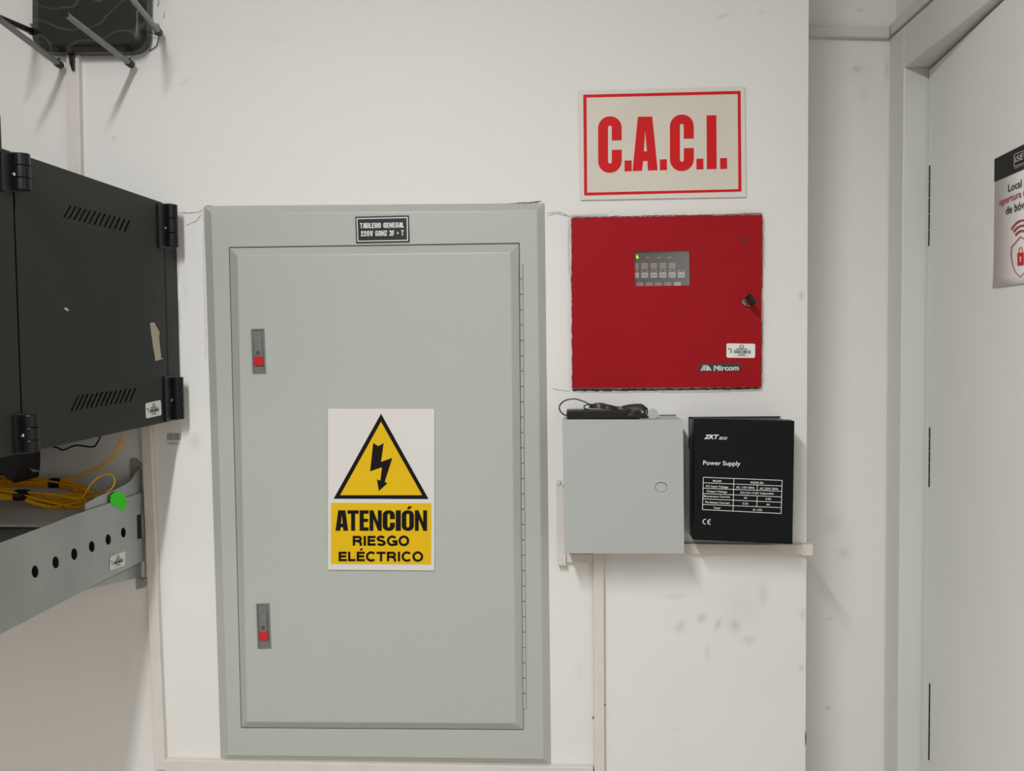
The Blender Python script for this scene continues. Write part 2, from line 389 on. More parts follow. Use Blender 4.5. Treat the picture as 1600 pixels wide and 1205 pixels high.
def glass():
    m = bpy.data.materials.new('smoked_window'); m.use_nodes = True; nt = m.node_tree
    for n in list(nt.nodes):
        if n.type != 'OUTPUT_MATERIAL': nt.nodes.remove(n)
    out = [n for n in nt.nodes if n.type == 'OUTPUT_MATERIAL'][0]
    t = nt.nodes.new('ShaderNodeBsdfTransparent'); t.inputs[0].default_value = (.88, .88, .87, 1)
    g = nt.nodes.new('ShaderNodeBsdfGlossy'); g.inputs['Roughness'].default_value = .08
    mx = nt.nodes.new('ShaderNodeMixShader'); mx.inputs[0].default_value = .08
    nt.links.new(t.outputs[0], mx.inputs[1]); nt.links.new(g.outputs[0], mx.inputs[2]); nt.links.new(mx.outputs[0], out.inputs[0]); return m
M['glass'] = glass()

# ------------------------------------------------------------------ the room
REC = 0.20                                             # how far the recess beside the door lies behind the back wall
XC = WALL.at(1261, 600).x                              # the free end of the back wall
RECESS = Plane((0, REC, 0), (0, -1, 0))
XR = RECESS.at(1395, 600).x                            # right wall
XL, YF = -2.2, -5.4
mb = MB(); mb.box((XL, 0, 0), (XC, REC, CEIL)); wall_back = struct(mb.build('wall_back', M['wall']))
RSP = [sp(1338, 108, 14, 9, .25, 0, RECESS), sp(1340, 108, 40, 40, .14, 0, RECESS), sp(1350, 150, 12, 20, .15, 0, RECESS), sp(1318, 865, 26, 22, .2, 0, RECESS), sp(1300, 820, 30, 30, .15, 0, RECESS), sp(1294, 1107, 8, 6, .3, 0, RECESS), sp(1345, 16, 14, 5, .3, 0, RECESS), sp(1296, 967, 8, 6, .3, 0, RECESS), sp(1385, 110, 8, 40, .3, 0, RECESS)]
M['wall_brightened'] = wall_mat('painted_plaster_brightened', (.86, .845, .815), RSP)  # back wall's paint made paler, standing in for missing bounced light
mb = MB(); mb.box((XL, REC, 0), (XR + .12, REC + .12, CEIL)); struct(mb.build('wall_recess', M['wall_brightened']))
mb = MB(); mb.box((XL - .12, YF, 0), (XL, 0.0, CEIL)); struct(mb.build('wall_left', M['wall_dim']))
mb = MB(); mb.box((XL - .12, YF - .12, 0), (XR + .12, YF, CEIL)); struct(mb.build('wall_front', M['wall_dim']))
mb = MB(); mb.box((XL - .12, YF - .12, -.1), (XR + .12, REC + .12, 0)); struct(mb.build('floor', M['floor']))
mb = MB(); mb.box((XL - .12, YF - .12, CEIL), (XR + .12, REC + .12, CEIL + .1)); struct(mb.build('ceiling', M['ceiling']))
# right wall with the door opening
RW = Plane((XR, 0, 0), (-1, 0, 0))
fo = RW.at(1395.5, 64)                                 # outer top corner of the frame
fi = RW.at(1422, 106)                                  # inner edge of the frame face
ZT, YI, ZI = fo.z, fi.y, fi.z
DW = 0.95
YO = YI - DW                                           # far jamb's inner edge
mb = MB()
mb.box((XR, YF, 0), (XR + .12, YO - .09, CEIL))
mb.box((XR, YO - .09, ZT), (XR + .12, REC, CEIL))
struct(mb.build('wall_right', M['wall_brightened']))
T = .012
door = struct(empty('door_1', (XR, (YI + YO) / 2, 0), 'pale grey steel door standing slightly open at the right edge', 'door'))
mb = MB()
mb.box((XR - T, YI, 0), (XR + .12, REC - .001, ZT)); mb.box((XR - T, YO - .09, 0), (XR + .12, YO, ZT)); mb.box((XR - T, YO - .0001, ZI), (XR + .12, YI + .0001, ZT))
mb.build('door_frame', M['frame'], door, bevel=.003)
# door leaf, hinged on the recess side, a few degrees open into the room
XH = XR + .034
HG = Vector((XH, YI - .004, 0))
ANG = math.radians(5.2)
ld = Vector((-math.sin(ANG), -math.cos(ANG), 0))       # along the leaf from the hinge
ln = Vector((-math.cos(ANG), math.sin(ANG), 0))        # leaf normal, into the room
LEAF = Plane(HG, ln)
mb = MB()
a = HG; b = HG + ld * (DW - .008)
mb.prism([Vector((a.x, a.y, .01)), Vector((b.x, b.y, .01)), Vector((b.x, b.y, ZI - .006)), Vector((a.x, a.y, ZI - .006))], ln, .042)
mb.build('leaf', M['door'], door, bevel=.002)
for y0, y1 in ((259, 385), (668, 762), (1068, 1190)):
    p0, p1 = LEAF.at(1453, y0), LEAF.at(1453, y1)
    hx = LEAF.at(1453, y0, .0004); mb = MB(); n = 5
    for i in range(n):
        za = p0.z + (p1.z - p0.z) * i / n; zb = p0.z + (p1.z - p0.z) * (i + .96) / n
        mb.tube([(hx.x, hx.y, za), (hx.x, hx.y, zb)], .0019, 8)
    mb.build('hinge', M['hinge_steel'], door)

# ceiling lights the room is lit by (above the frame)
def ceiling_light(x, y, label):
    t = empty('ceiling_light', (x, y, CEIL), label, 'light', 'ceiling lights')
    mb = MB(); mb.box((x - .11, y - .62, CEIL - .06), (x + .11, y + .62, CEIL)); mb.build('housing', M['board'], t, bevel=.004)
    mb = MB(); mb.box((x - .085, y - .56, CEIL - .07), (x + .085, y + .56, CEIL - .06)); mb.build('diffuser', M['diffuser'], t)
ceiling_light(LAMP_X, LAMP_Y, 'long ceiling light nearest the electrical panel wall')
ceiling_light(LAMP_X, LAMP_Y - 1.3, 'long ceiling light at the far end of the room')

# cracks and broken plaster in the walls
def crack(pl, pts, w, name='crack', m='crack', off=.0006, parent=None):
    mb = MB(); P = []
    for i in range(len(pts) - 1):
        a, b = Vector(pts[i]), Vector(pts[i+1]); n = max(2, int((b - a).length / 4))
        for j in range(n): P.append(a + (b - a) * j / n + Vector((random.uniform(-.6, .6), random.uniform(-.6, .6))))
    P.append(Vector(pts[-1]))
    L, R_ = [], []
    for i, p in enumerate(P):
        t = (P[min(i+1, len(P)-1)] - P[max(i-1, 0)]).normalized(); nn = Vector((-t.y, t.x)); ww = w * random.uniform(.35, 1.0)
        if i in (0, len(P)-1): ww *= .2
        a, b = p + nn * ww / 2, p - nn * ww / 2
        L.append(mb.v(pl.at(a.x, a.y, off))); R_.append(mb.v(pl.at(b.x, b.y, off)))
    for i in range(len(P)-1): mb.face([L[i], L[i+1], R_[i+1], R_[i]])
    return mb.build(name, M[m], parent or wall_back)
crack(WALL, [(281, 333), (300, 333), (312, 331), (319, 326)], 1.1)
crack(WALL, [(290, 353), (306, 346), (316, 334)], .8)
crack(WALL, [(742, 321), (780, 320), (820, 317.5), (847, 314.5)], 3.4)
crack(WALL, [(322, 322), (345, 323), (380, 324)], 1.4)
crack(WALL, [(690, 321), (716, 319.5)], 1.6)
crack(WALL, [(855, 337), (872, 334), (892, 339)], .9)
crack(WALL, [(853, 334), (872, 331), (888, 336)], .7)
crack(WALL, [(862, 607), (873, 609), (892, 612)], .9)
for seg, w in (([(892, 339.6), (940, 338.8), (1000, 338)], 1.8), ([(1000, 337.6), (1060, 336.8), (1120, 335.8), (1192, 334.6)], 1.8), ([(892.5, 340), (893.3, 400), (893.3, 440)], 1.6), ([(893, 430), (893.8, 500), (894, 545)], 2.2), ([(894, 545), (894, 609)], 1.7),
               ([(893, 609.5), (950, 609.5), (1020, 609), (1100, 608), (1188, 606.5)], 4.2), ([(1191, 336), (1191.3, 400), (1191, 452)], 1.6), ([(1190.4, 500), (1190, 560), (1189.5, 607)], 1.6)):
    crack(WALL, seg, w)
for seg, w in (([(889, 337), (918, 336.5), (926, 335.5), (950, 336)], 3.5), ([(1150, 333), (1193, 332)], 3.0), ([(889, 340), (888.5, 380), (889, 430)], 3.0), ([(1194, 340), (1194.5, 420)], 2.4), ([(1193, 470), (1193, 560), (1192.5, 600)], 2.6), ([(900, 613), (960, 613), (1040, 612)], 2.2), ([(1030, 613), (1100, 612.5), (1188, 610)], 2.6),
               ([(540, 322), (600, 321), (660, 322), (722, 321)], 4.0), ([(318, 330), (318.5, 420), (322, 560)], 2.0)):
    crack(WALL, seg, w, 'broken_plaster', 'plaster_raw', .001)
crack(RECESS, [(1391, 75), (1394, 90), (1397, 118)], 2.2, parent=wall_back)
crack(Plane((0, -.0003, 0), (0, -1, 0)), [(1259, 1142), (1259, 1166)], 2.4)
for x, y in ((247, 6), (256, 24)): crack(WALL, [(x, y-8), (x+1, y), (x-1, y+5)], 1.3)

# ------------------------------------------------------------------ cable ducts
def duct(pl, q, depth, label, screws=(), gap=None):
    t = empty('cable_duct', pl.at(*[(q[0][i] + q[1][i] + q[2][i] + q[3][i]) / 4 for i in (0, 1)]), label, 'cable duct')
    mb = MB(); plate(mb, pl, q, depth, depth - .0004); mb.build('channel', M['duct'], t, bevel=.0015)
    mb = MB(); c = [sum(p[i] for p in q) / 4 for i in (0, 1)]
    lid = [tuple(Vector(p) + (Vector(c) - Vector(p)).normalized() * 0) for p in q]
    for x, y in screws:
        s = MB(); plate(s, pl, circ(x, y, 1.7, n=10), .002, .0018); s.build('screw', M['black_plastic'], t)
    mb.b.free(); return t
duct(WALL, [(103, 84), (122, 84), (126.5, 300), (106.5, 300)], .014, 'upright cream cable duct running from behind the router down to the dark green cabinet')
duct(WALL, [(218.5, 640), (234, 640), (258, 1204), (241.5, 1204)], .014, 'upright cream cable duct beside the steel tray bracket, left of the tall grey electrical panel')
duct(WALL, [(256.5, 1188), (927, 1199.5), (927, 1220), (256.5, 1209)], .014, 'long level cream cable duct along the bottom, under the tall grey electrical panel')
duct(WALL, [(926.5, 862), (943.5, 862), (945, 1245), (929, 1245)], .014, 'upright cream cable duct going down below the light grey box', ((925, 878), (927.5, 1122), (944.5, 1102)))
d = duct(WALL, [(884, 865.5), (927, 865.5), (927, 880), (885, 879.5)], .012, 'short level cream cable duct just under the left corner of the light grey box')
d = duct(WALL, [(1064, 849.5), (1262.5, 852), (1262.5, 867), (1064, 866.5)], .014, 'level cream cable duct under the black power supply, ending at the wall corner')
mb = MB(); e0 = WALL.at(1262.5, 851.5, .014); e1 = WALL.at(1270, 867.5, .014)
mb.box((e0.x - .012, -.0155, e1.z - .001), (e1.x, .012, e0.z + .001)); mb.build('end_cap', M['duct'], d, bevel=.001)
d = duct(WALL, [(869, 763), (881, 763), (884, 884), (871.5, 884)], .015, 'short upright cream cable duct at the left side of the light grey box')
mb = MB(); plate(mb, WALL, [(871, 866), (884.5, 866), (884.5, 884), (871.5, 884)], .018, .017); mb.build('elbow_cover', M['duct'], d, bevel=.001)
mb = MB(); plate(mb, WALL, [(869, 752), (875.5, 752), (875.5, 758.5), (869, 758.5)], .013, .012); plate(mb, WALL, [(869, 757.5), (879, 757.5), (880, 764), (869, 764)], .011, .010)
mb.build('clip', M['duct'], d, bevel=.001)
q = [(1266, 40.5), (1389, 41.5), (1388, 58), (1266, 56)]
d = duct(RECESS, [(1226, 40.2), (1391, 41.5), (1390, 58.5), (1226, 55.3)], .016, 'level cream cable duct near the top of the recess, left of the door frame')
za, zb = RECESS.at(1388, 41.5).z, RECESS.at(1388, 58).z
mb = MB(); mb.box((XR - .016, -1.1, zb), (XR - .0004, REC - .0004, za)); 
tag(mb.build('cable_duct', M['duct'], bevel=.0015), 'cream cable duct running along the right wall above the door frame', 'cable duct')

# ------------------------------------------------------------------ main electrical panel
PB = WALL.at(600, 1190)
ep = empty('electrical_panel', PB, 'tall flush grey green electrical panel with one door and two red button latches', 'electrical panel')
OUT = [(318.5, 322), (851, 317.5), (861, 1196), (345, 1191.5)]
INN = [(330, 333), (839, 328.5), (849, 1186), (357, 1180)]
DOOR = [(358, 387.5), (811, 381), (818, 1140.5), (377, 1137.5)]
GAP = [(357.8, 386.7), (811.7, 380.1), (818.4, 1140.8), (376.9, 1137.8)]
mb = MB()
o1 = on(WALL, OUT, .0005); o2 = on(WALL, INN, .014); g = on(WALL, GAP, .014); gb = on(WALL, GAP, .0006)
A = [mb.v(p) for p in o1]; B = [mb.v(p) for p in o2]; G = [mb.v(p) for p in g]; GB = [mb.v(p) for p in gb]
for i in range(4):
    j = (i+1) % 4
    mb.face([A[i], A[j], B[j], B[i]]); mb.face([B[i], B[j], G[j], G[i]]); mb.face([G[i], G[j], GB[j], GB[i]])
mb.build('frame', M['panel'], ep, bevel=.0018, seg=3)
mb = MB(); plate(mb, WALL, [(350, 382), (816, 376), (822, 1145), (372, 1143)], .0035, .0028); mb.build('inner_box', M['latch_dark'], ep)
mb = MB(); DI = [(371, 399.5), (797.5, 394), (805, 1130.5), (386, 1128)]
mb.prism(on(WALL, DOOR, .0145), WALL.n, .009, on(WALL, DI, .027)); mb.build('door', M['panel'], ep, bevel=.0018, seg=3)
mb = MB()
for i in range(29):
    t0, t1 = i/29, (i+.93)/29
    xa, xb = 814.5 + 5.5*t0, 814.5 + 5.5*t1; ya, yb = 413 + 695*t0, 413 + 695*t1
    mb.tube([WALL.at(xa, ya, .0155), WALL.at(xb, yb, .0155)], .0031, 8)
mb.build('piano_hinge', M['panel'], ep)
def latch(x, y, parent):
    q = [(x, y), (x+20.5, y-.5), (x+23.2, y+69), (x+2.6, y+69.5)]; qi = [(x+2, y+2.2), (x+18, y+1.8), (x+20.6, y+67), (x+4.6, y+67.4)]
    mb = MB(); mb.ring(on(WALL, q, .0300), on(WALL, qi, .0300), WALL.n, .003); plate(mb, WALL, qi, .0276, .0006)
    L = mb.build('latch', M['latch'], parent, bevel=.0004)
    mb = MB(); plate(mb, WALL, [(x+4.6, y+14), (x+16, y+13.7), (x+18, y+43), (x+6, y+43.5)], .0305, .003); mb.build('lever', M['latch'], L, bevel=.0006)
    mb = MB(); plate(mb, WALL, rq([(x+4.2, y+43.5), (x+18, y+43.2), (x+18.8, y+57), (x+5, y+57.4)], .12), .0325, .005); mb.build('push_button', M['red_button'], L, bevel=.0006)
    lbl(bpy.data.objects[L.children[-1].name], 'red push button')
    mb = MB(); mb.ring(on(WALL, circ(x+10.8, y+37.5, 3.3), .0312), on(WALL, circ(x+10.8, y+37.5, 2.0), .0312), WALL.n, .001); plate(mb, WALL, circ(x+11, y+37.5, 2), .0307, .0003); mb.build('screw', M['latch_dark'], L)
latch(392, 514, ep); latch(400, 944, ep)

# name plate
n1 = Plane((0, -.014, 0), (0, -1, 0))
NP = [(555, 338.7), (638.5, 336.6), (639.9, 378.2), (556.6, 379.9)]
npo = empty('name_plate', n1.at(598, 378), 'small black name plate with white lettering at the top of the electrical panel', 'name plate')
mb = MB(); plate(mb, n1, NP, .0025, .0022); mb.build('plate', M['black_plastic'], npo, bevel=.0003)
mb = MB(); frame_line(mb, n1, Z(4.706, 540, 310, (80, 146), (456, 137), (459, 312), (87, 319)), 1.5, .0029); mb.build('border', M['silver_print'], npo)
mb = MB()
poster(mb, n1, 'TABLERO GENERAL', Z(4.706, 540, 310, (105, 182), (428, 177), (429, 214), (106, 221)), .0029, gap=.07)
poster(mb, n1, '220V 60HZ 3F + T', Z(4.706, 540, 310, (112, 240), (427, 234), (428, 274), (113, 279)), .0029, gap=.07)
mb.build('lettering', M['silver_print'], npo)

# electrical hazard sign on the panel door
n2 = Plane((0, -.027, 0), (0, -1, 0)); s7 = lambda *p: Z(4.157, 490, 620, *p)
ws = empty('warning_sign', n2.at(595, 890), 'white board with yellow lightning bolt triangle fixed on the electrical panel door', 'warning sign')
mb = MB(); plate(mb, n2, s7((92, 78), (785, 80), (784, 1130), (93, 1125)), .0035, .0032); mb.build('board', M['board'], ws, bevel=.0005)
TO, TI = s7((438, 110), (747, 665), (130, 663)), s7((438, 163), (705, 640), (172, 640))
mb = MB()
o_ = [mb.v(p) for p in on(n2, TO, .0040)]; i_ = [mb.v(p) for p in on(n2, TI, .0040)]
for k in range(3): j = (k+1) % 3; mb.face([o_[k], o_[j], i_[j], i_[k]])
mb.build('triangle_border', M['black'], ws)
mb = MB(); decal(mb, n2, TI, .0039); mb.build('triangle', M['yellow'], ws)
mb = MB(); bolt = s7((387, 300), (420, 321), (455, 302), (438, 423), (512, 397), (462, 553), (480, 562), (424, 613), (411, 537), (434, 545), (444, 458), (367, 485))
decal(mb, n2, bolt, .0042); mb.build('lightning_bolt', M['black'], ws)
mb = MB(); decal(mb, n2, s7((113, 690), (765, 692), (763, 1090), (112, 1087)), .0039); mb.build('caption_panel', M['yellow'], ws)
mb = MB()
poster(mb, n2, 'ATENCION', s7((142, 738), (737, 738), (737, 872), (142, 871)), .0043, gap=.035)
decal(mb, n2, s7((606, 731), (616, 712), (640, 712), (625, 731)), .0043)
caps(mb, n2, 'RIESGO', s7((252, 904), (622, 904), (622, 969), (252, 968)), .0043)
caps(mb, n2, 'ELECTRICO', s7((160, 1007), (713, 1007), (713, 1071), (160, 1069)), .0043)
decal(mb, n2, s7((300, 1000), (306, 985), (322, 985), (312, 1000)), .0043)
mb.build('lettering', M['black'], ws)

# fire alarm sign
s1 = lambda *p: Z(5, 880, 110, *p)
cs = empty('wall_sign', WALL.at(1037, 310), 'cream sign with red border and red letters above the red alarm panel', 'sign')
mb = MB(); plate(mb, WALL, s1((122, 158), (1420, 127), (1431, 990), (136, 1014)), .0045, .0042); mb.build('board', M['board_pink'], cs, bevel=.0006)
mb = MB(); decal(mb, WALL, s1((184, 213), (1363, 185), (1368, 928), (189, 955)), .0049); mb.build('cream_sheet', M['cream'], cs)
mb = MB(); o_ = [mb.v(p) for p in on(WALL, s1((156, 190), (1386, 160), (1393, 947), (164, 978)), .0050)]; i_ = [mb.v(p) for p in on(WALL, s1((182, 213), (1363, 185), (1368, 928), (187, 955)), .0050)]
for k in range(4): j = (k+1) % 4; mb.face([o_[k], o_[j], i_[j], i_[k]])
mb.build('border', M['red_vinyl'], cs)
mb = MB()
def cell(polys, q):
    for p in polys: mb.poly([WALL.at(*bil(q, x, 1-y), .0052) for x, y in p])
Cg = g_ring(0, 0, 1, 1, .42, .165, .48, .21, (.405, .570))
cell(Cg, s1((272, 361), (457, 357), (458, 798), (273, 803))); cell(Cg, s1((833, 347), (1020, 343), (1021, 785), (834, 789)))
cell([[(0, 0), (1, 0), (1, 1), (0, 1)]], s1((479, 705), (535, 703), (536, 788), (479, 790)))
cell([[(0, 0), (1, 0), (1, 1), (0, 1)]], s1((755, 696), (810, 694), (811, 779), (756, 781)))
cell([[(0, 0), (1, 0), (1, 1), (0, 1)]], s1((1040, 691), (1095, 689), (1096, 773), (1041, 775)))
cell([[(0, 0), (1, 0), (1, 1), (0, 1)]], s1((1225, 686), (1280, 684), (1281, 769), (1226, 771)))
cell([[(0, 0), (1, 0), (1, 1), (0, 1)]], s1((1120, 352), (1197, 350), (1199, 770), (1122, 773)))
cell([[(0, 0), (.38, 0), (.42, .18), (.45, .36), (.5, .74), (.5, 1), (.21, 1)], [(1, 0), (.785, 1), (.5, 1), (.5, .74), (.57, .36), (.59, .18), (.61, 0)], [(.42, .18), (.59, .18), (.57, .36), (.45, .36)]], s1((542, 363), (738, 360), (738, 780), (542, 788)))
mb.build('lettering', M['red_vinyl'], cs)

# ------------------------------------------------------------------ asset stickers
def sticker(pl, q, off, parent):
    mb = MB(); plate(mb, pl, rq(q, .06, .11), off + .0005, .0004); st = mb.build('asset_sticker', M['white_sticker'], parent); lbl(st, 'white barcode sticker')
    mb = MB(); B2 = lambda *uv: [tuple(bil(q, u, v)) for u, v in uv]; rnd = random.Random(3); u = .26
    while u < .84:
        w = rnd.choice((.008, .012, .018)); decal(mb, pl, B2((u, .46), (u+w, .46), (u+w, .70), (u, .70)), off + .0008); u += w + rnd.choice((.008, .012, .016))
    decal(mb, pl, B2((.33, .36), (.72, .36), (.72, .41), (.33, .41)), off + .0008)
    decal(mb, pl, B2((.42, .76), (.66, .76), (.66, .81), (.42, .81)), off + .0008)
    decal(mb, pl, B2((.31, .86), (.78, .86), (.78, .875), (.31, .875)), off + .0008)
    o_ = [tuple(bil(q, .53 + .075*math.cos(a), .22 + .09*math.sin(a))) for a in [2*math.pi*i/14 for i in range(14)]]
    stroke(mb, pl, o_, max(.8, (Vector(q[1]) - Vector(q[0])).length*.022), off + .0008, True)
    o_ = [tuple(bil(q, .085 + .03*math.cos(a), .38 + .05*math.sin(a))) for a in [2*math.pi*i/8 for i in range(8)]]; decal(mb, pl, o_, off + .0008)
    for k in range(5): decal(mb, pl, B2((.14, .36 + .07*k), (.185, .36 + .07*k), (.185, .40 + .07*k), (.14, .40 + .07*k)), off + .0008)
    mb.build('barcode', M['black'], st)

# ------------------------------------------------------------------ red alarm panel
s2 = lambda *p: Z(4.017, 860, 320, *p)
rp = empty('alarm_control_panel', WALL.at(1040, 607), 'red fire alarm control panel with a small keypad window and a key in its lock', 'alarm panel')
RQ = [(893.5, 340.5), (1191, 335.5), (1189, 605), (894.5, 607)]
WQ = s2((528, 291), (875, 287), (877, 507), (530, 511))
mb = MB(); mb.holed(on(WALL, RQ, .011), [on(WALL, WQ, .011)], WALL.n, .0085); mb.build('cover', M['red'], rp)
mb = MB(); plate(mb, WALL, RQ, .0022, .0018); mb.build('back_plate', M['dark_gap'], rp)
mb = MB(); plate(mb, WALL, s2((515, 280), (890, 276), (892, 520), (517, 522)), .0045, .002); kp = mb.build('keypad', M['keypad'], rp)
def cap(x, y, w, h, m):
    mb = MB(); x0 = max(x, 522); plate(mb, WALL, s2(*rrect(x0, y, x+w, y+h, 5, 3)), .0052, .0012); mb.build('button', M[m], kp)
for x in (512, 570, 628, 685, 743): cap(x, 366 - (x-512)*.008, 42, 38, 'key_red')
for x in (512, 570, 627, 684, 742, 800): cap(x, 425 - (x-512)*.008, 44, 34, 'key_grey')
for x in (540, 598, 656, 714, 775): cap(x, 487 - (x-540)*.006, 44, 30, 'key_grey' if x == 775 else 'key_red')
mb = MB()
for x in (532, 570, 600, 628, 655, 685, 715, 743, 770, 800, 828): plate(mb, WALL, s2((x, 411), (x+16, 411), (x+16, 417), (x, 417)), .0052, .0006)
mb.build('button_lights', M['silver_print'], kp); mb = MB()
for x in (602, 672, 738): plate(mb, WALL, s2((x, 329), (x+18, 327), (x+18, 333), (x, 335)), .0052, .0006)
mb.build('indicator_marks', M['silver_print'], kp); mb = MB()
for x in (570, 627, 684, 742, 800): decal(mb, WALL, s2((x+6, 441), (x+38, 441), (x+38, 444), (x+6, 444)), .0054)
mb.build('button_marks', M['latch_dark'], kp)
mb = MB(); plate(mb, WALL, s2((545, 312), (550, 325), (554, 334), (541, 339), (539, 327)), .0053, .0008); led = mb.build('led', M['led'], kp); lbl(led, 'lit green indicator light')
mb = MB(); plate(mb, WALL, s2((524, 287), (880, 283), (882, 513), (526, 516)), .0080, .0012); mb.build('window_pane', M['glass'], rp)
mb = MB()
for k in range(5):
    for j in range(4):
        x, y = 1200 + k*9 + (j % 2)*2, 245 - j*11 - k*1.2
        decal(mb, WALL, s2((x-1, y), (x+5, y-8), (x+9, y-7), (x+3, y+1)), .0114)
mb.build('speaker_grille', M['dark_gap'], rp)
LX, LY = 1167.5, 470.2
mb = MB(); mb.prism(on(WALL, circ(LX, LY, 9, n=24), .0145), WALL.n, .0032, on(WALL, circ(LX, LY, 7.6, n=24), .0165)); lk = mb.build('lock', M['chrome'], rp)
mb = MB(); c0 = WALL.at(LX, LY, .016)
c0 = Vector((c0.x, -.016, c0.z)); ax = Vector((.05, -1, .02)).normalized(); side = Vector((.55, 0, -.83)).normalized(); nrm = ax.cross(side)
def kq(a, w): return [c0 + ax*a + side*s*w for s in (-1, 1)]
prof = [c0 + side*-.004, c0 + ax*.010 + side*-.004, c0 + ax*.014 + side*-.0095, c0 + ax*.034 + side*-.0105, c0 + ax*.039 + side*-.006, c0 + ax*.039 + side*.006, c0 + ax*.034 + side*.0105, c0 + ax*.014 + side*.0095, c0 + ax*.010 + side*.004, c0 + side*.004]
mb.prism([p + nrm*.004 for p in prof], nrm, .008); ko = mb.build('key', M['black_plastic'], lk, bevel=.001); lbl(ko, 'black headed key')
sticker(WALL, s2((1105, 870), (1286, 873), (1284, 962), (1105, 960)), .011, rp)
mb = MB(); plate(mb, WALL, s2((935, 1000), (1195, 995), (1191, 1043), (931, 1049)), .0123, .0012); bd = mb.build('badge', M['badge'], rp, bevel=.0003)
mb = MB(); text(mb, WALL, 'Mircom', s2((1026, 1009), (1184, 1007), (1182, 1041), (1025, 1044)), .0127, bold=.035); mb.build('lettering', M['silver_print'], bd); mb = MB()
for k, (tx, bx) in enumerate(((963, 942), (970, 958), (977, 975))): decal(mb, WALL, s2((tx-2, 1006), (tx+3, 1006), (bx+11, 1042), (bx, 1042)), .0127)
for k, (tx, bx) in enumerate(((986, 984), (990, 994), (994, 1004))): decal(mb, WALL, s2((tx-2, 1008 + k*3), (tx+2, 1008 + k*3), (bx+8, 1041), (bx, 1041)), .0127)
mb.build('mountain_mark', M['silver_print'], bd)

# ------------------------------------------------------------------ light grey box
s5 = lambda *p: Z(4.017, 850, 600, *p)
GD = .088
gx = empty('metal_box', WALL.at(970, 870), 'light grey steel wall box with a round knockout, left of the black power supply', 'metal box')
GQ = [(878.5, 656), (1067.2, 656), (1069, 864.8), (882, 864.8)]
mb = MB(); body = [WALL.at(x, y, GD) for x, y in GQ]
x0, x1 = body[0].x + .0045, body[1].x - .002; z0, z1 = body[2].z + .001, body[0].z - .001
mb.box((x0, -GD + .010, z0), (x1, -.0006, z1)); mb.build('body', M['box_grey'], gx, bevel=.0015)
KN = s5(*([(735 + 38*math.cos(a), 648 + 30*max(-1, min(1, 1.12*math.sin(a)))) for a in [2*math.pi*i/28 for i in range(28)]]))
KI = s5(*([(735 + 35*math.cos(a), 649 + 27*max(-1, min(1, 1.12*math.sin(a)))) for a in [2*math.pi*i/28 for i in range(28)]]))
mb = MB(); mb.holed(on(WALL, GQ, GD), [on(WALL, KN, GD)], WALL.n, .011); mb.build('cover', M['box_grey'], gx)
mb = MB(); plate(mb, WALL, KI, GD - .0010, .002); mb.build('knockout', M['box_grey'], gx)
mb = MB(); plate(mb, WALL, KN, GD - .004, .001); mb.build('knockout_seat', M['latch_dark'], gx)
mb = MB(); p0 = WALL.at(1030, 652.3, .004); p1 = WALL.at(1056, 653.2, .004)
mb.box((p0.x, -.006, z1 - .003), (p1.x, -.0008, z1 + .0014)); mb.build('rear_flange', M['latch_dark'], gx)
ZTOP = z1
# adapter bar with its bundled lead, lying on the grey box
b0, b1 = WALL.at(885.5, 641.5, .075), WALL.at(1000, 641, .075)
ad = empty('power_adapter', ((b0.x + b1.x)/2, -.06, ZTOP), 'black bar shaped power adapter with its bundled lead lying on the light grey box', 'adapter')
mb = MB(); mb.box((b0.x, -.078, ZTOP + .0008), (b1.x, -.038, b0.z)); mb.build('body', M['black_plastic'], ad, bevel=.002)
def gp(x, y, off): return WALL.at(x, y, off)
s77 = lambda x, y: (860 + x/8, 610 + y/8)
mb = MB()
loop = [gp(*s77(210, 315), .058), gp(*s77(165, 300), .055), gp(*s77(118, 250), .05), gp(*s77(118, 190), .045), gp(*s77(180, 130), .04), gp(*s77(290, 108), .04), gp(*s77(390, 130), .042), gp(*s77(480, 170), .045), gp(*s77(540, 200), .05), gp(*s77(620, 205), .055)]
mb.tube(smooth_path(loop), .0013, 8)
mb.tube(smooth_path([gp(*s77(560, 180), .05), gp(*s77(470, 178), .045), gp(*s77(425, 195), .045), gp(*s77(430, 228), .05), gp(*s77(480, 240), .06)]), .0013, 8)
rnd = random.Random(5)
for k in range(9):
    j = lambda s: rnd.uniform(-s, s); f = k/8; dy = (f - .5)
    pts = [gp(*s77(490 + j(10), 205 + 30*dy), .045 + .02*f), gp(*s77(600 + j(8), 190 + 60*dy), .045 + .02*f), gp(*s77(720, 205 + 52*dy + j(4)), .05 + .02*f), gp(*s77(850, 224 + 36*dy + j(4)), .052 + .018*f),
           gp(*s77(980, 212 + 62*dy + j(5)), .055 + .02*f), gp(*s77(1110 + j(10), 212 + 74*dy), .06 + .02*f), gp(*s77(1190 + j(12), 238 + 70*dy), .066 + .018*f), gp(*s77(1216 - 70*f + j(9), 282 + 30*dy), .072 + .014*f),
           gp(*s77(1208 - 60*f + j(10), 336 - 30*f), .078 + .008*f), gp(*s77(1110 + j(16), 340 - 76*f), .0805 + .004*f), gp(*s77(1030 + j(16), 332 - 78*f), .0805 + .003*f), gp(*s77(970 + j(20), 318 - 66*f), .0795)]
    mb.tube(smooth_path(pts, 6), .0011, 7)
mb.build('lead', M['lead'], ad, smooth=True)
dc = WALL.at(1020.3, 647, .080)
mb = MB(); mb.prism([dc + Vector((.0093*math.cos(a), 0, .0093*math.sin(a))) for a in [2*math.pi*i/28 for i in range(28)]], WALL.n, .003)
disc = tag(mb.build('disc', M['box_grey'], bevel=.0004), 'small round grey disc standing on the light grey box beside the adapter lead', 'disc')
disc.location.z = ZTOP + .0095

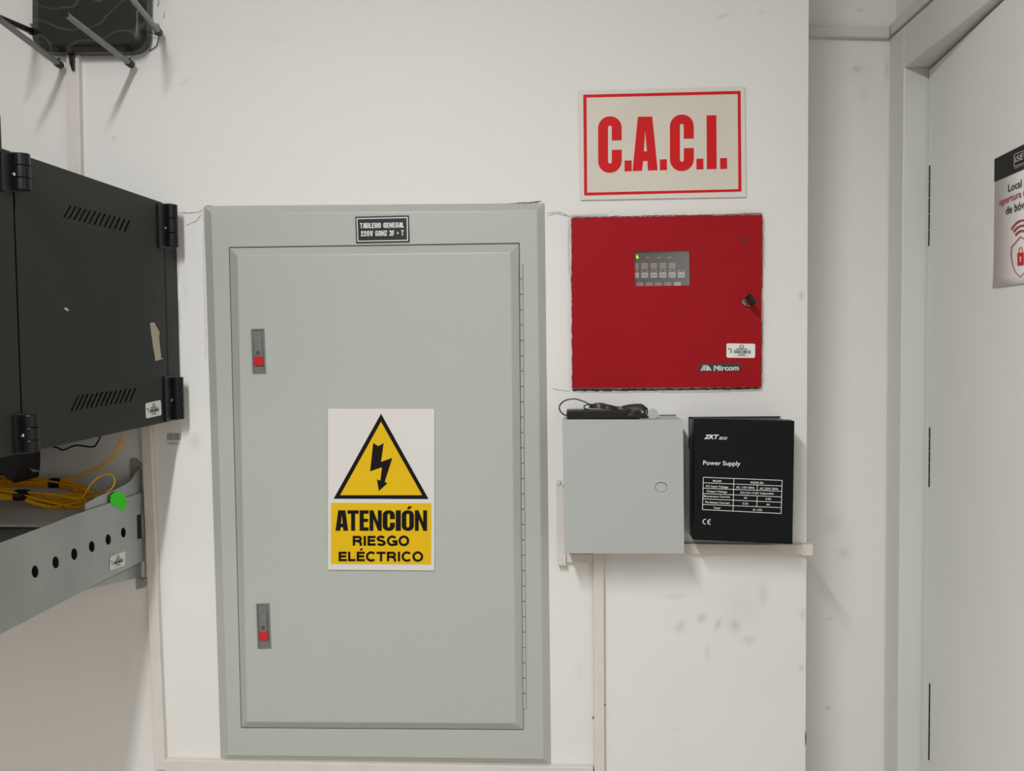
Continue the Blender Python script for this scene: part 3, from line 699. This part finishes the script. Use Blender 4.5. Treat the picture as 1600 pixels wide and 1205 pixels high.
# ------------------------------------------------------------------ black power supply
s6 = lambda *p: Z(4.461, 1060, 630, *p); PD = .078
ps = empty('power_supply', WALL.at(1160, 848), 'black wall mounted power supply box with a white printed table', 'power supply')
PQ = s6((114, 107), (810, 125), (796, 985), (103, 954))
mb = MB(); plate(mb, WALL, PQ, PD, .030); mb.build('cover', M['psu'], ps, bevel=.0012)
mb = MB(); a = WALL.at(1085, 655, .06); e = WALL.at(1236, 846, .06)
bl, br = WALL.at(1076.5, 652, 0).x, WALL.at(1217, 700, 0).x
zt, zb = WALL.at(1100, 652.3, 0).z, WALL.at(1100, 838, .0).z
mb.box((bl, -PD + .030, zb + .004), (br, -.0006, zt - .0015)); mb.build('base', M['psu_side'], ps, bevel=.001)
mb = MB(); mb.box((bl - .001, -.0022, zt - .058), (bl + .001, -.0005, zt + .001)); mb.box((bl, -.0022, zt - .0008), (br + .002, -.0005, zt + .0012)); mb.build('rim', M['black_plastic'], ps)
mb = MB(); o_ = PD + .0005
text(mb, WALL, 'ZKT', s6((181, 220), (283, 220), (280, 251), (178, 250)), o_, bold=.035, shear=.25)
text(mb, WALL, 'ECO', s6((285, 236), (341, 236), (339, 255), (283, 254)), o_, bold=.03, shear=.25); mb.build('brand_lettering', M['white_print'], ps); mb = MB()
text(mb, WALL, 'Power Supply', s6((173, 400), (433, 406), (431, 447), (172, 440)), o_, bold=.012)
mb.build('lettering', M['white_print'], ps)
TQ = s6((172, 515), (725, 537), (718, 772), (166, 744))
tz = lambda *p: Z(11.43, 1090, 735, *p)
mb = MB(); frame_line(mb, WALL, TQ, .9, o_)
L = [(100, 118), (100, 222), (98, 318), (95, 415), (90, 510), (88, 610), (83, 708)]; Mx = [(648, 145), (648, 245), (644, 342), (640, 438), (636, 534), (634, 632), (632, 735)]; R_ = [(1512, 182), (1505, 280), (1502, 375), (1498, 475), (1496, 572), (1492, 668), (1492, 775)]
for i in range(1, 6): stroke(mb, WALL, tz(L[i], Mx[i], R_[i]), .85, o_ + .0001)
stroke(mb, WALL, tz(Mx[0], Mx[3], Mx[6]), .85, o_ + .0002)
stroke(mb, WALL, tz((1068, 262), (1066, 358)), .85, o_ + .0002); stroke(mb, WALL, tz((1064, 455), (1058, 652)), .85, o_ + .0002)
mb.build('table_lines', M['white_print'], ps)
mb = MB()
def tx(s, x0, x1, yb0, h, sl=.052):
    text(mb, WALL, s, tz((x0, yb0 - h), (x1, yb0 - h + (x1-x0)*sl), (x1, yb0 + (x1-x0)*sl), (x0, yb0)), o_ + .0001, bold=.012)
tx('Model', 275, 422, 206, 36, .02); tx('PS205-Bx', 948, 1182, 236, 36, .03)
tx('AC Input Voltage', 142, 545, 308, 48); tx('AC 110V 60Hz', 688, 1018, 322, 38, .03); tx('AC 220V 50Hz', 1108, 1440, 342, 38, .03)
tx('Output Voltage', 162, 528, 400, 46, .04); tx('DC12V-13.8V Adjustable', 766, 1362, 428, 46, .03)
tx('Momentary Current', 110, 580, 490, 46, .03); tx('4A', 824, 888, 508, 32, .02); tx('4.5A', 1212, 1318, 530, 36, .02)
tx('Persistent Current', 138, 574, 586, 38, .045); tx('3.5A', 800, 908, 612, 36, .02); tx('4A', 1228, 1290, 630, 34, .02)
tx('Timer', 282, 412, 690, 36, .02); tx('0~15S', 990, 1152, 724, 38, .03)
mb.build('table_text', M['white_print'], ps)
mb = MB()
def arc(cx, cy_, r, a0, a1, n=14): return [(cx + r*math.cos(math.radians(a0 + (a1-a0)*i/n)), cy_ + r*math.sin(math.radians(a0 + (a1-a0)*i/n))) for i in range(n+1)]
stroke(mb, WALL, tz(*arc(138, 918, 42, 285, 80, 14)), 1.2, o_); stroke(mb, WALL, tz(*arc(222, 924, 42, 285, 80, 14)), 1.2, o_); stroke(mb, WALL, tz((184, 922), (222, 922)), 1.2, o_)
mb.build('conformity_mark', M['white_print'], ps)

# ------------------------------------------------------------------ dark green rack cabinet on the left
XK = WALL.at(279, 480).x
SIDE = Plane((XK, 0, 0), (1, 0, 0)); f16 = lambda *p: Z(4.016, 0, 160, *p); f44 = lambda *p: Z(4.016, 0, 440, *p)
KT = (SIDE.at(251, 315.8).z + SIDE.at(35, 242).z) / 2; KB = (SIDE.at(264, 659).z + SIDE.at(51, 704.5).z) / 2
YS1 = SIDE.at(257, 400).y; YS0 = SIDE.at(27, 440).y
YFR = YS0 - .42  # unseen front made deeper to lengthen the cabinet's shadow
kc = empty('rack_cabinet', (XK - .27, YFR/2, KB), 'dark green wall mounted rack cabinet with slotted side and black hinges', 'cabinet')
mb = MB(); mb.box((XK - .53, YS1 + .0015, KB), (XK, -.0008, KT)); mb.build('rear_section', M['cabinet'], kc, bevel=.002)
mb = MB(); mb.box((XK - .53, YS0 + .003, KB), (XK - .003, YS1 - .002, KT)); mb.build('main_body', M['cabinet'], kc)
mb = MB(); mb.box((XK - .53, YFR, KB), (XK, YS0 - .0015, KT)); mb.build('front_door_deepened', M['cabinet'], kc, bevel=.002)
def slots(tl, tr, bl_, br_, n, w):
    out = []
    for i in range(n):
        u = i/(n-1); a = Vector(tl)*(1-u) + Vector(tr)*u; b = Vector(bl_)*(1-u) + Vector(br_)*u
        out.append([tuple(a), (a.x + w, a.y + w*.27), (b.x + w, b.y + w*.27), tuple(b)])
    return out
h1 = slots(f16((440, 645))[0], f16((808, 738))[0], f16((395, 722))[0], f16((775, 812))[0], 13, 2.9)
h2 = slots(f44((488, 712))[0], f44((845, 668))[0], f44((442, 812))[0], f44((810, 752))[0], 13, 2.9)
mb = MB()
co = [Vector((XK, YS0 + .002, KT)), Vector((XK, YS1 - .002, KT)), Vector((XK, YS1 - .002, KB)), Vector((XK, YS0 + .002, KB))]
mb.holed(co, [on(SIDE, h) for h in h1 + h2], SIDE.n, .0016); sp_ = mb.build('side_panel', M['cabinet'], kc)
def khinge(q, cyl):
    mb = MB(); plate(mb, SIDE, rq(q, .1, .04), .004, .0036); ho = mb.build('hinge', M['hinge_black'], kc, bevel=.0008)
    x0, x1 = cyl
    yt = q[0][1]*(1-.5) + q[1][1]*.5; yb = q[2][1]*.5 + q[3][1]*.5
    p0, p1 = SIDE.at((x0+x1)/2, yt + 2), SIDE.at((x0+x1)/2, yb - 2); y = (p0.y + p1.y)/2
    r = abs(SIDE.at(x1, yt).y - SIDE.at(x0, yt).y)*.5
    mb = MB(); n = 3
    for i in range(n):
        za = p0.z + (p1.z - p0.z)*(i + .02)/n; zb_ = p0.z + (p1.z - p0.z)*(i + .98)/n
        mb.tube([(XK + .008, y, za), (XK + .008, y, zb_)], min(r, .011), 16)
    mb.build('barrel', M['hinge_black'], ho, smooth=False, bevel=.0008)
    s = MB(); c = SIDE.at((x0+x1)/2 - 3, (yt+yb)/2 + 3, .019); s.tube([c - Vector((.001, 0, 0)), c + Vector((.0008, 0, 0))], .0022, 10); s.build('screw', M['chrome'], ho)
khinge([(4, 237), (34, 240), (35, 301), (5, 299)], (17, 32))
khinge([(24, 647), (50, 645), (51.5, 708), (26, 710)], (29, 48))
khinge([(248, 318), (271, 318), (272, 389), (250, 388)], (254, 269))
khinge([(258, 588), (279, 586), (281, 656), (260, 659)], (263, 279))
sticker(SIDE, f44((914, 765), (1009, 743), (1014, 838), (918, 860)), .0004, kc)
mb = MB(); plate(mb, SIDE, f44((943, 260), (968, 256), (1002, 318), (998, 350), (1012, 480), (1027, 484), (978, 498), (965, 420), (952, 330)), .0008, .0006); tp = mb.build('masking_tape', M['tape'], kc); lbl(tp, 'torn beige masking tape strip')
mb = MB(); plate(mb, SIDE, f44((400, 165), (418, 165), (433, 180), (428, 186), (412, 178)), .0006, .0004); mb.build('paint_chip', M['silver_print'], kc)
mb = MB()
for a_, b_ in (((277.5, 392), (279, 440)), ((279.5, 470), (280.5, 520)), ((280, 530), (280.6, 584))): stroke(mb, WALL, [a_, ((a_[0]+b_[0])/2 + .6, (a_[1]+b_[1])/2), b_], 2.0, .0015)
mb.build('broken_plaster', M['plaster_raw'], wall_back)
# something dark standing on the cabinet, only its edge in view
p = SIDE.at(2, 200)
yk = -.46; pe = Plane((0, yk + .10, 0), (0, -1, 0)).at(3.5, 176)
mb = MB(); mb.box((pe.x - .22, yk - .02, KT), (pe.x, yk + .10, pe.z)); tag(mb.build('equipment_case', M['black_plastic'], bevel=.006), 'black equipment case standing on top of the dark green cabinet at the left edge', 'case')

# printed barcode on the wall under the cabinet
bc = MB(); rnd = random.Random(9); x = 261.0
while x < 281.5:
    w = rnd.choice((.6, .9, 1.3)); decal(bc, WALL, [(x, 677), (x+w, 677), (x+w, 688), (x, 688)], .0008); x += w + rnd.choice((.6, .8, 1.1))
text(bc, WALL, '*00025*', [(261, 691), (281, 691), (281, 695), (261, 695)], .0008)
M['faded'] = mat('faded_print', (.22, .20, .19), .7)
tag(bc.build('barcode_label', M['faded']), 'small faded barcode label on the wall below the rack cabinet corner', 'label')

# ------------------------------------------------------------------ steel tray bracket below
XT = WALL.at(227, 820).x
TR = Plane((XT, 0, 0), (1, 0, 0)); f4 = lambda *p: Z(3.544, 0, 660, *p)
YTN = -.50
def tray_edge(a, b, y):             # extend a measured edge of the plate toward the camera
    A, B = TR.at(*a), TR.at(*b); t = (y - A.y)/(B.y - A.y); return A + (B - A)*t
tb = empty('tray_bracket', (XT - .2, -.25, TR.at(100, 930).z), 'galvanised steel tray bracket with round holes below the dark green cabinet', 'tray')
tl0 = tray_edge(f4((0, 668))[0], f4((270, 567))[0], YTN); bl0 = tray_edge(f4((0, 1175))[0], f4((470, 930))[0], YTN)
outer = [tl0] + on(TR, f4((270, 567), (400, 516), (472, 492), (790, 386), (792, 505), (757, 515), (760, 648), (797, 637), (800, 764), (470, 930))) + [bl0]
holes = [on(TR, f4(*circ(cx, cy_, rx, ry, 20))) for cx, cy_, rx, ry in ((195, 827, 20, 35), (309, 776, 19, 34), (412, 730, 18, 33), (509, 688, 17, 31), (600, 649, 16, 30), (684, 611, 14, 28))]
mb = MB(); mb.holed(outer, holes, TR.n, .0015); mb.build('side_plate', M['galv'], tb)
mb = MB(); plate(mb, TR, f4((472, 492), (474, 450), (545, 410), (640, 372), (700, 342), (730, 318), (752, 280), (786, 240), (790, 388)), -.0035, .0015); mb.build('upper_lip', M['galv'], tb)
mb = MB(); plate(mb, TR, f4((475, 915), (800, 752), (812, 882), (760, 862), (508, 922)), -.010, .0015); mb.build('lower_lip', M['galv'], tb)
mb = MB(); stroke(mb, TR, f4((478, 926), (640, 846), (800, 764.5)), 1.3, -.0085); mb.build('lower_fold_shade', M['latch_dark'], tb); mb = MB(); stroke(mb, TR, f4((476, 491.5), (640, 438), (790, 387)), .8, -.0028); mb.build('upper_fold_shade', M['latch_dark'], tb)  # dark strips drawn along both folds for the shade of the gap
fz0, fz1 = TR.at(215, 722).z, TR.at(225, 918).z
mb = MB(); plate(mb, WALL, f4((722, 200), (750, 200), (786, 240), (735, 312), (722, 312)), .004, .0035)
plate(mb, WALL, f4((752, 865), (812, 865), (816, 890), (800, 915), (755, 926)), .004, .0035); plate(mb, WALL, f4((794, 300), (796, 300), (804, 870), (802, 870)), .002, .0015); mb.build('wall_flange', M['tab'], tb)
for x, y in ((758, 255), (776, 876)):
    mb = MB(); plate(mb, WALL, f4(*circ(x, y, 8, 9, 12)), .0065, .003); mb.build('screw', M['latch'], tb)
ZF = TR.at(140, 799).z - .012
XTL = XT - .48
mb = MB(); mb.box((XTL, YTN, ZF - .0015), (XT - .0016, -.002, ZF)); mb.build('tray_floor', M['galv'], tb)
mb = MB(); mb.box((XT - .012, YTN, bl0.z), (XT - .0016, YTN + .0015, tl0.z)); mb.build('end_flange', M['galv'], tb)
mb = MB(); mb.box((XT - .10, TR.at(212, 820).y, TR.at(215, 846).z), (XT - .005, -.006, TR.at(215, 800).z)); mb.build('notch_shade_block', M['dark_gap'], tb)  # near-black block added behind the notch in place of its shade
mb = MB(); mb.box((XT - .03, YTN + .01, bl0.z + .02), (XT - .02, -.003, ZF - .003)); mb.build('hole_shade_backing', M['dark_gap'], tb)  # near-black sheet added behind the round holes for the shade inside
sticker(TR, f4((610, 745), (694, 713), (693, 793), (608, 821)), .0004, tb)
mb = MB(); plate(mb, TR, f4((612, 405), (640, 384), (668, 388), (699, 404), (697, 470), (682, 490), (640, 470), (611, 440)), .0008, .0006); gs = mb.build('green_sticker', M['green'], tb); lbl(gs, 'fluorescent green sticker')

# papers lying in the tray
def sheet(name, pts, z, label, bend=.0, m='paper'):
    mb = MB(); n = 12; rows = []
    for i in range(n+1):
        u = i/n; r = []
        for j in range(n+1):
            v = j/n; p = (Vector(pts[0])*(1-u) + Vector(pts[1])*u)*(1-v) + (Vector(pts[3])*(1-u) + Vector(pts[2])*u)*v
            r.append(mb.v((p.x, p.y, z + bend*math.sin(math.pi*u)*(.4 + .6*v) + .0012)))
        rows.append(r)
    for i in range(n):
        for j in range(n): mb.face([rows[i][j], rows[i+1][j], rows[i+1][j+1], rows[i][j+1]])
    o = mb.build(name, M[m], smooth=True); md = o.modifiers.new('thickness', 'SOLIDIFY'); md.thickness = .0008; md.offset = 1
    return tag(o, label, 'paper')
sheet('paper_sheet', [(XT - .36, -.03), (XT - .005, -.03), (XT - .003, -.30), (XT - .36, -.33)], ZF, 'white paper sheet lying in the steel tray under the yellow cable coil', .005)
# cable coils
def bundle(mb, pl, xs, ys, rp, rd, pairs, r, rnd):
    """strands run along the tray, turn round at the right-hand end and run back"""
    n = len(xs)
    for k in range(pairs):
        a1, a2 = rnd.uniform(0, 6.28), rnd.uniform(0, 6.28); q1, q2 = math.sqrt(rnd.random()), math.sqrt(rnd.random()); ex = rnd.uniform(-14, 0)
        def side(a, q):
            out = []
            for i in range(n):
                tw = a + .25*i; out.append(pl.at(xs[i] + (ex if i >= n-2 else 0), ys[i] + rp[i]*q*math.sin(tw), rd[i]*q*math.cos(tw)))
            return out
        A, B = side(a1, q1), side(a2, q2)
        mid = (A[-1] + B[-1])/2 + Vector((.006, 0, .001))
        mb.tube(smooth_path(A + [mid] + B[::-1], 6), r, 7)
def band(t, c, w, rad):
    mb = MB(); prof = [(rad*math.cos(a), rad*math.sin(a)) for a in [2*math.pi*i/20 for i in range(20)]]; R3 = []
    for dx, k in ((-w/2, .96), (-w/4, 1), (w/4, 1), (w/2, .96)):
        R3.append([mb.v((c.x + dx + .12*b, c.y + a*k, c.z + b*k)) for a, b in prof])
    for A, B in zip(R3, R3[1:]):
        for i in range(20): j = (i+1) % 20; mb.face([A[i], A[j], B[j], B[i]])
    mb.face(R3[0]); mb.face(R3[-1][::-1]); o = mb.build('tape_band', M['black_plastic'], t); lbl(o, 'black tape wrap')
rnd = random.Random(11)
ZC = ZF + .014
PY = Plane((0, -.14, 0), (0, -1, 0)); PO = Plane((0, -.062, 0), (0, -1, 0))
yc = empty('cable_coil', PY.at(70, 797), 'bright yellow cable coil in front, bound with black tape, in the steel tray', 'cable coil', 'fibre cable coils in the tray')
mb = MB(); bundle(mb, PY, [-90, -30, 5, 33, 58, 88, 112, 130], [770, 769, 771, 774, 779, 783, 785, 784], [11, 11, 10.5, 8, 11, 14, 14, 11], [.010, .010, .010, .008, .011, .013, .013, .011], 13, .0017, rnd)
g4 = lambda x, y, off=0: PY.at(x/3.544, 660 + y/3.544, off)
mb.tube(smooth_path([g4(250, 470, .012), g4(330, 462, .013), g4(400, 450, .013), g4(455, 420, .012), g4(500, 345, .008), g4(550, 300), g4(600, 286), g4(632, 310), g4(628, 350), g4(600, 380), g4(545, 402, -.01), g4(470, 420, -.01)]), .0015, 7)
mb.build('cable', M['yellow_cable'], yc, smooth=True)
band(yc, PY.at(34, 774), .022, .0104)
oc = empty('cable_coil', PO.at(80, 775), 'orange yellow cable coil at the back of the steel tray, strands rising to the cabinet', 'cable coil', 'fibre cable coils in the tray')
mb = MB(); bundle(mb, PO, [-90, -30, 10, 50, 87, 112, 130, 146], [752, 752, 752, 753, 755, 759, 765, 771], [9, 9.5, 9.5, 9, 7.5, 10, 11, 9], [.011, .011, .011, .010, .009, .011, .012, .010], 12, .0017, rnd)
for dx, dy in ((0, 0), (4, 4)):
    mb.tube(smooth_path([PO.at(x + dx*(.3 + .7*min(1, (752-y)/60)), y + dy*.8, .004) for x, y in ((60, 753), (90, 750), (113, 745), (140, 735), (160, 724), (176, 709), (185, 694), (189.5, 684), (190.5, 677))]), .0013, 7)
mb.build('cable', M['orange_cable'], oc, smooth=True)
band(oc, PO.at(87, 755), .020, .0096)
# dark cord and block under the cabinet
PW = Plane((0, -.10, 0), (0, -1, 0))
mb = MB(); mb.tube(smooth_path([PW.at(x, y) for x, y in ((60, 690), (90, 700), (100, 703), (119, 696), (144, 698.5), (152, 692), (157, 680), (158, 660))]), .0016, 7)
tag(mb.build('cord', M['black_plastic'], smooth=True), 'thin black cord sagging below the dark green cabinet', 'cord')
PBk = Plane((0, -.16, 0), (0, -1, 0)); a = PBk.at(28, 716); b = PBk.at(22, 752)
mb = MB(); mb.prism([Vector((a.x - .20, -.16, KB - .001)), Vector((a.x, -.16, KB - .001)), Vector((b.x + .004, -.16, PBk.at(27, 740).z)), Vector((b.x, -.16, ZC + .036)), Vector((a.x - .03, -.16, ZC + .052)), Vector((a.x - .20, -.16, ZC + .05))], WALL.n, .08)
tag(mb.build('power_strip', M['black_plastic'], bevel=.003), 'black block mounted under the dark green cabinet at the left edge', 'power strip')
mb = MB(); q0 = PBk.at(0, 772, .02); q1 = PBk.at(27, 752, .02); q2 = PBk.at(5, 733, .02)
mb.prism([Vector((q0.x - .08, -.10, ZC + .05)), Vector((q1.x, -.10, ZC + .05)), Vector((q2.x, -.135, q2.z)), Vector((q2.x - .1, -.14, q2.z - .02))], Vector((0, -1, .3)).normalized(), .0006)
tag(mb.build('paper_sheet', M['paper']), 'folded white paper corner standing behind the orange cable coil at the left edge', 'paper')

# ------------------------------------------------------------------ router at the top left
rt = empty('router', WALL.at(142, 80), 'glossy black wireless router with grey stick antennas on the wall above the cabinet', 'router')
body = Z(5, 0, 0, (247, -160), (247, 290), (262, 330), (300, 375), (360, 402), (430, 410), (990, 405), (1050, 395), (1100, 370), (1130, 330), (1143, 285), (1150, -160))
ins = Z(5, 0, 0, (300, -150), (300, 270), (318, 305), (350, 335), (400, 352), (460, 358), (960, 352), (1010, 342), (1045, 320), (1070, 290), (1080, 255), (1085, -150))
mb = MB(); mb.prism(on(WALL, body, .030), WALL.n, .026, on(WALL, ins, .044)); mb.build('body', M['router'], rt, bevel=.004, seg=3)
mb = MB(); plate(mb, WALL, Z(5, 0, 0, (1080, -120), (1160, -120), (1160, 100), (1100, 120)), .016, .012)
mb.build('vent_edge', M['black_plastic'], rt)
def antenna(base, tip, ob, ot, m='antenna', r=.0062):
    b, t = WALL.at(*base, ob), WALL.at(*tip, ot)
    mb = MB(); d = (t - b).normalized(); mb.tube([b + d*.012, b + (t - b)*.5, t], r*.92, 10, r2=r*.80); an = mb.build('antenna', M[m], rt, bevel=.0008)
    k = MB(); k.tube([b - d*.004, b + d*.013], r*1.12, 12); k.build('pivot', M['black_plastic'], an)
    k = MB(); k.tube([t - d*.001, t + d*.0015], r*.78, 10); k.build('tip', M['black_plastic'], an)
    e = (b + Vector((0, 0, .011))); s = MB(); s.tube([e, e + Vector((0, -.008, 0))], .0024, 8); s.build('hinge_screw', M['latch'], an)
antenna((204, 100), (103, 23), .020, .26)
antenna((93, 101), (-4, 28), .020, .26)
antenna((248, 50), (196, -14), .020, .24)
antenna((52, 50), (-4, 26), .020, .20, 'black_plastic')
mb = MB(); wr = lambda x, y, o: WALL.at(x/5, y/5, o)
mb.tube(smooth_path([wr(1150, 240, .02), wr(1215, 270, .012), wr(1240, 290, .008), wr(1232, 330, .006), wr(1215, 365, .004), wr(1165, 397, .003)]), .0009, 6)
mb.tube(smooth_path([wr(1135, 250, .03), wr(1138, 300, .033), wr(1110, 360, .033), wr(1060, 395, .034), wr(960, 408, .034)]), .0007, 6)
mb.build('thin_wire', M['black_plastic'], rt, smooth=True)
mb = MB(); mb.prism(on(WALL, Z(5, 0, 0, (530, 400), (578, 400), (578, 550), (560, 552), (540, 490)), .020), WALL.n, .004); mb.build('network_cable', M['black_plastic'], rt, bevel=.001)

# ------------------------------------------------------------------ printed notice on the door
d2 = lambda *p: Z(9.267, 1540, 220, *p); d3 = lambda *p: Z(9.267, 1540, 330, *p)
TLn = LEAF.at(*d2((150, 265))[0]); BLn = LEAF.at(*d3((165, 1100))[0])
wn = .155
no = empty('door_notice', (TLn + BLn)/2 + ld*wn/2, 'white printed notice with black header band and red padlock on the grey door', 'notice')
mb = MB(); n = 14; rows = []
for i in range(n+1):
    v = i/n; z = TLn.z + (BLn.z - TLn.z)*v; lift = .0010 + (.0012*max(0, (v - .80)/.20)**2)
    rows.append([mb.v(Vector((TLn.x, TLn.y, z)) + ld*wn*u + ln*lift) for u in (0, .5, 1)])
for i in range(n):
    for j in range(2): mb.face([rows[i][j], rows[i+1][j], rows[i+1][j+1], rows[i][j+1]])
so = mb.build('sheet', M['notice'], no, smooth=True); md = so.modifiers.new('thickness', 'SOLIDIFY'); md.thickness = .0005
zb0 = LEAF.at(*d2((155, 595))[0]).z
mb = MB(); q = [Vector((TLn.x, TLn.y, TLn.z)), Vector((TLn.x, TLn.y, TLn.z)) + ld*wn, Vector((TLn.x, TLn.y, zb0)) + ld*wn, Vector((TLn.x, TLn.y, zb0))]
mb.poly([p + ln*.0022 for p in q]); mb.build('header_band', M['notice_black'], no)
mb = MB(); of = .0026
stroke(mb, LEAF, d2((560, 140), (425, 195), (414, 215), (414, 370), (425, 375), (560, 318)), .9, of); stroke(mb, LEAF, d2((414, 405), (560, 345)), .5, of)
text(mb, LEAF, 'iSEG', d2((424, 238), (625, 128), (625, 228), (424, 318)), of, bold=.01, shear=.15); mb.build('header_logo', M['silver_print'], no)
mb = MB(); text(mb, LEAF, 'Local con', d2((325, 635), (690, 480), (690, 596), (325, 742)), of, bold=.008); text(mb, LEAF, 'de bóveda', d2((290, 962), (690, 800), (690, 935), (290, 1072)), of, bold=.008); mb.build('lettering', M['notice_black'], no)
mb = MB(); text(mb, LEAF, 'apertura retardada', d2((195, 842), (900, 545), (900, 695), (195, 975)), of, bold=.008); l2 = mb.build('red_lettering', M['crimson'], no)
mb = MB(); st = lambda pts, w: stroke(mb, LEAF, d3(*pts), w, of)
for pts in (((372, 268), (405, 212), (450, 165), (500, 138), (545, 132), (600, 140), (660, 165)), ((404, 305), (430, 265), (470, 228), (520, 208), (565, 208), (610, 222), (650, 248)), ((430, 352), (455, 318), (490, 292), (525, 282), (560, 288), (600, 310))): st(pts, 2.6)
mb.build('signal_arcs', M['crimson'], no)
mb = MB(); st(((372, 520), (505, 370), (640, 450), (650, 600), (625, 760), (560, 890), (500, 955), (435, 890), (390, 790), (366, 650), (372, 520)), 1.2); mb.build('shield', M['crimson'], no)
mb = MB(); decal(mb, LEAF, d3((456, 606), (549, 596), (549, 778), (460, 790)), of); st(((480, 604), (482, 550), (500, 524), (518, 524), (528, 550), (530, 600)), 1.0); mb.build('padlock', M['red_vinyl'], no)
mb = MB(); decal(mb, LEAF, d3((490, 665), (505, 655), (518, 665), (512, 690), (512, 735), (497, 737), (496, 692)), of + .0004); mb.build('keyhole', M['notice'], no)
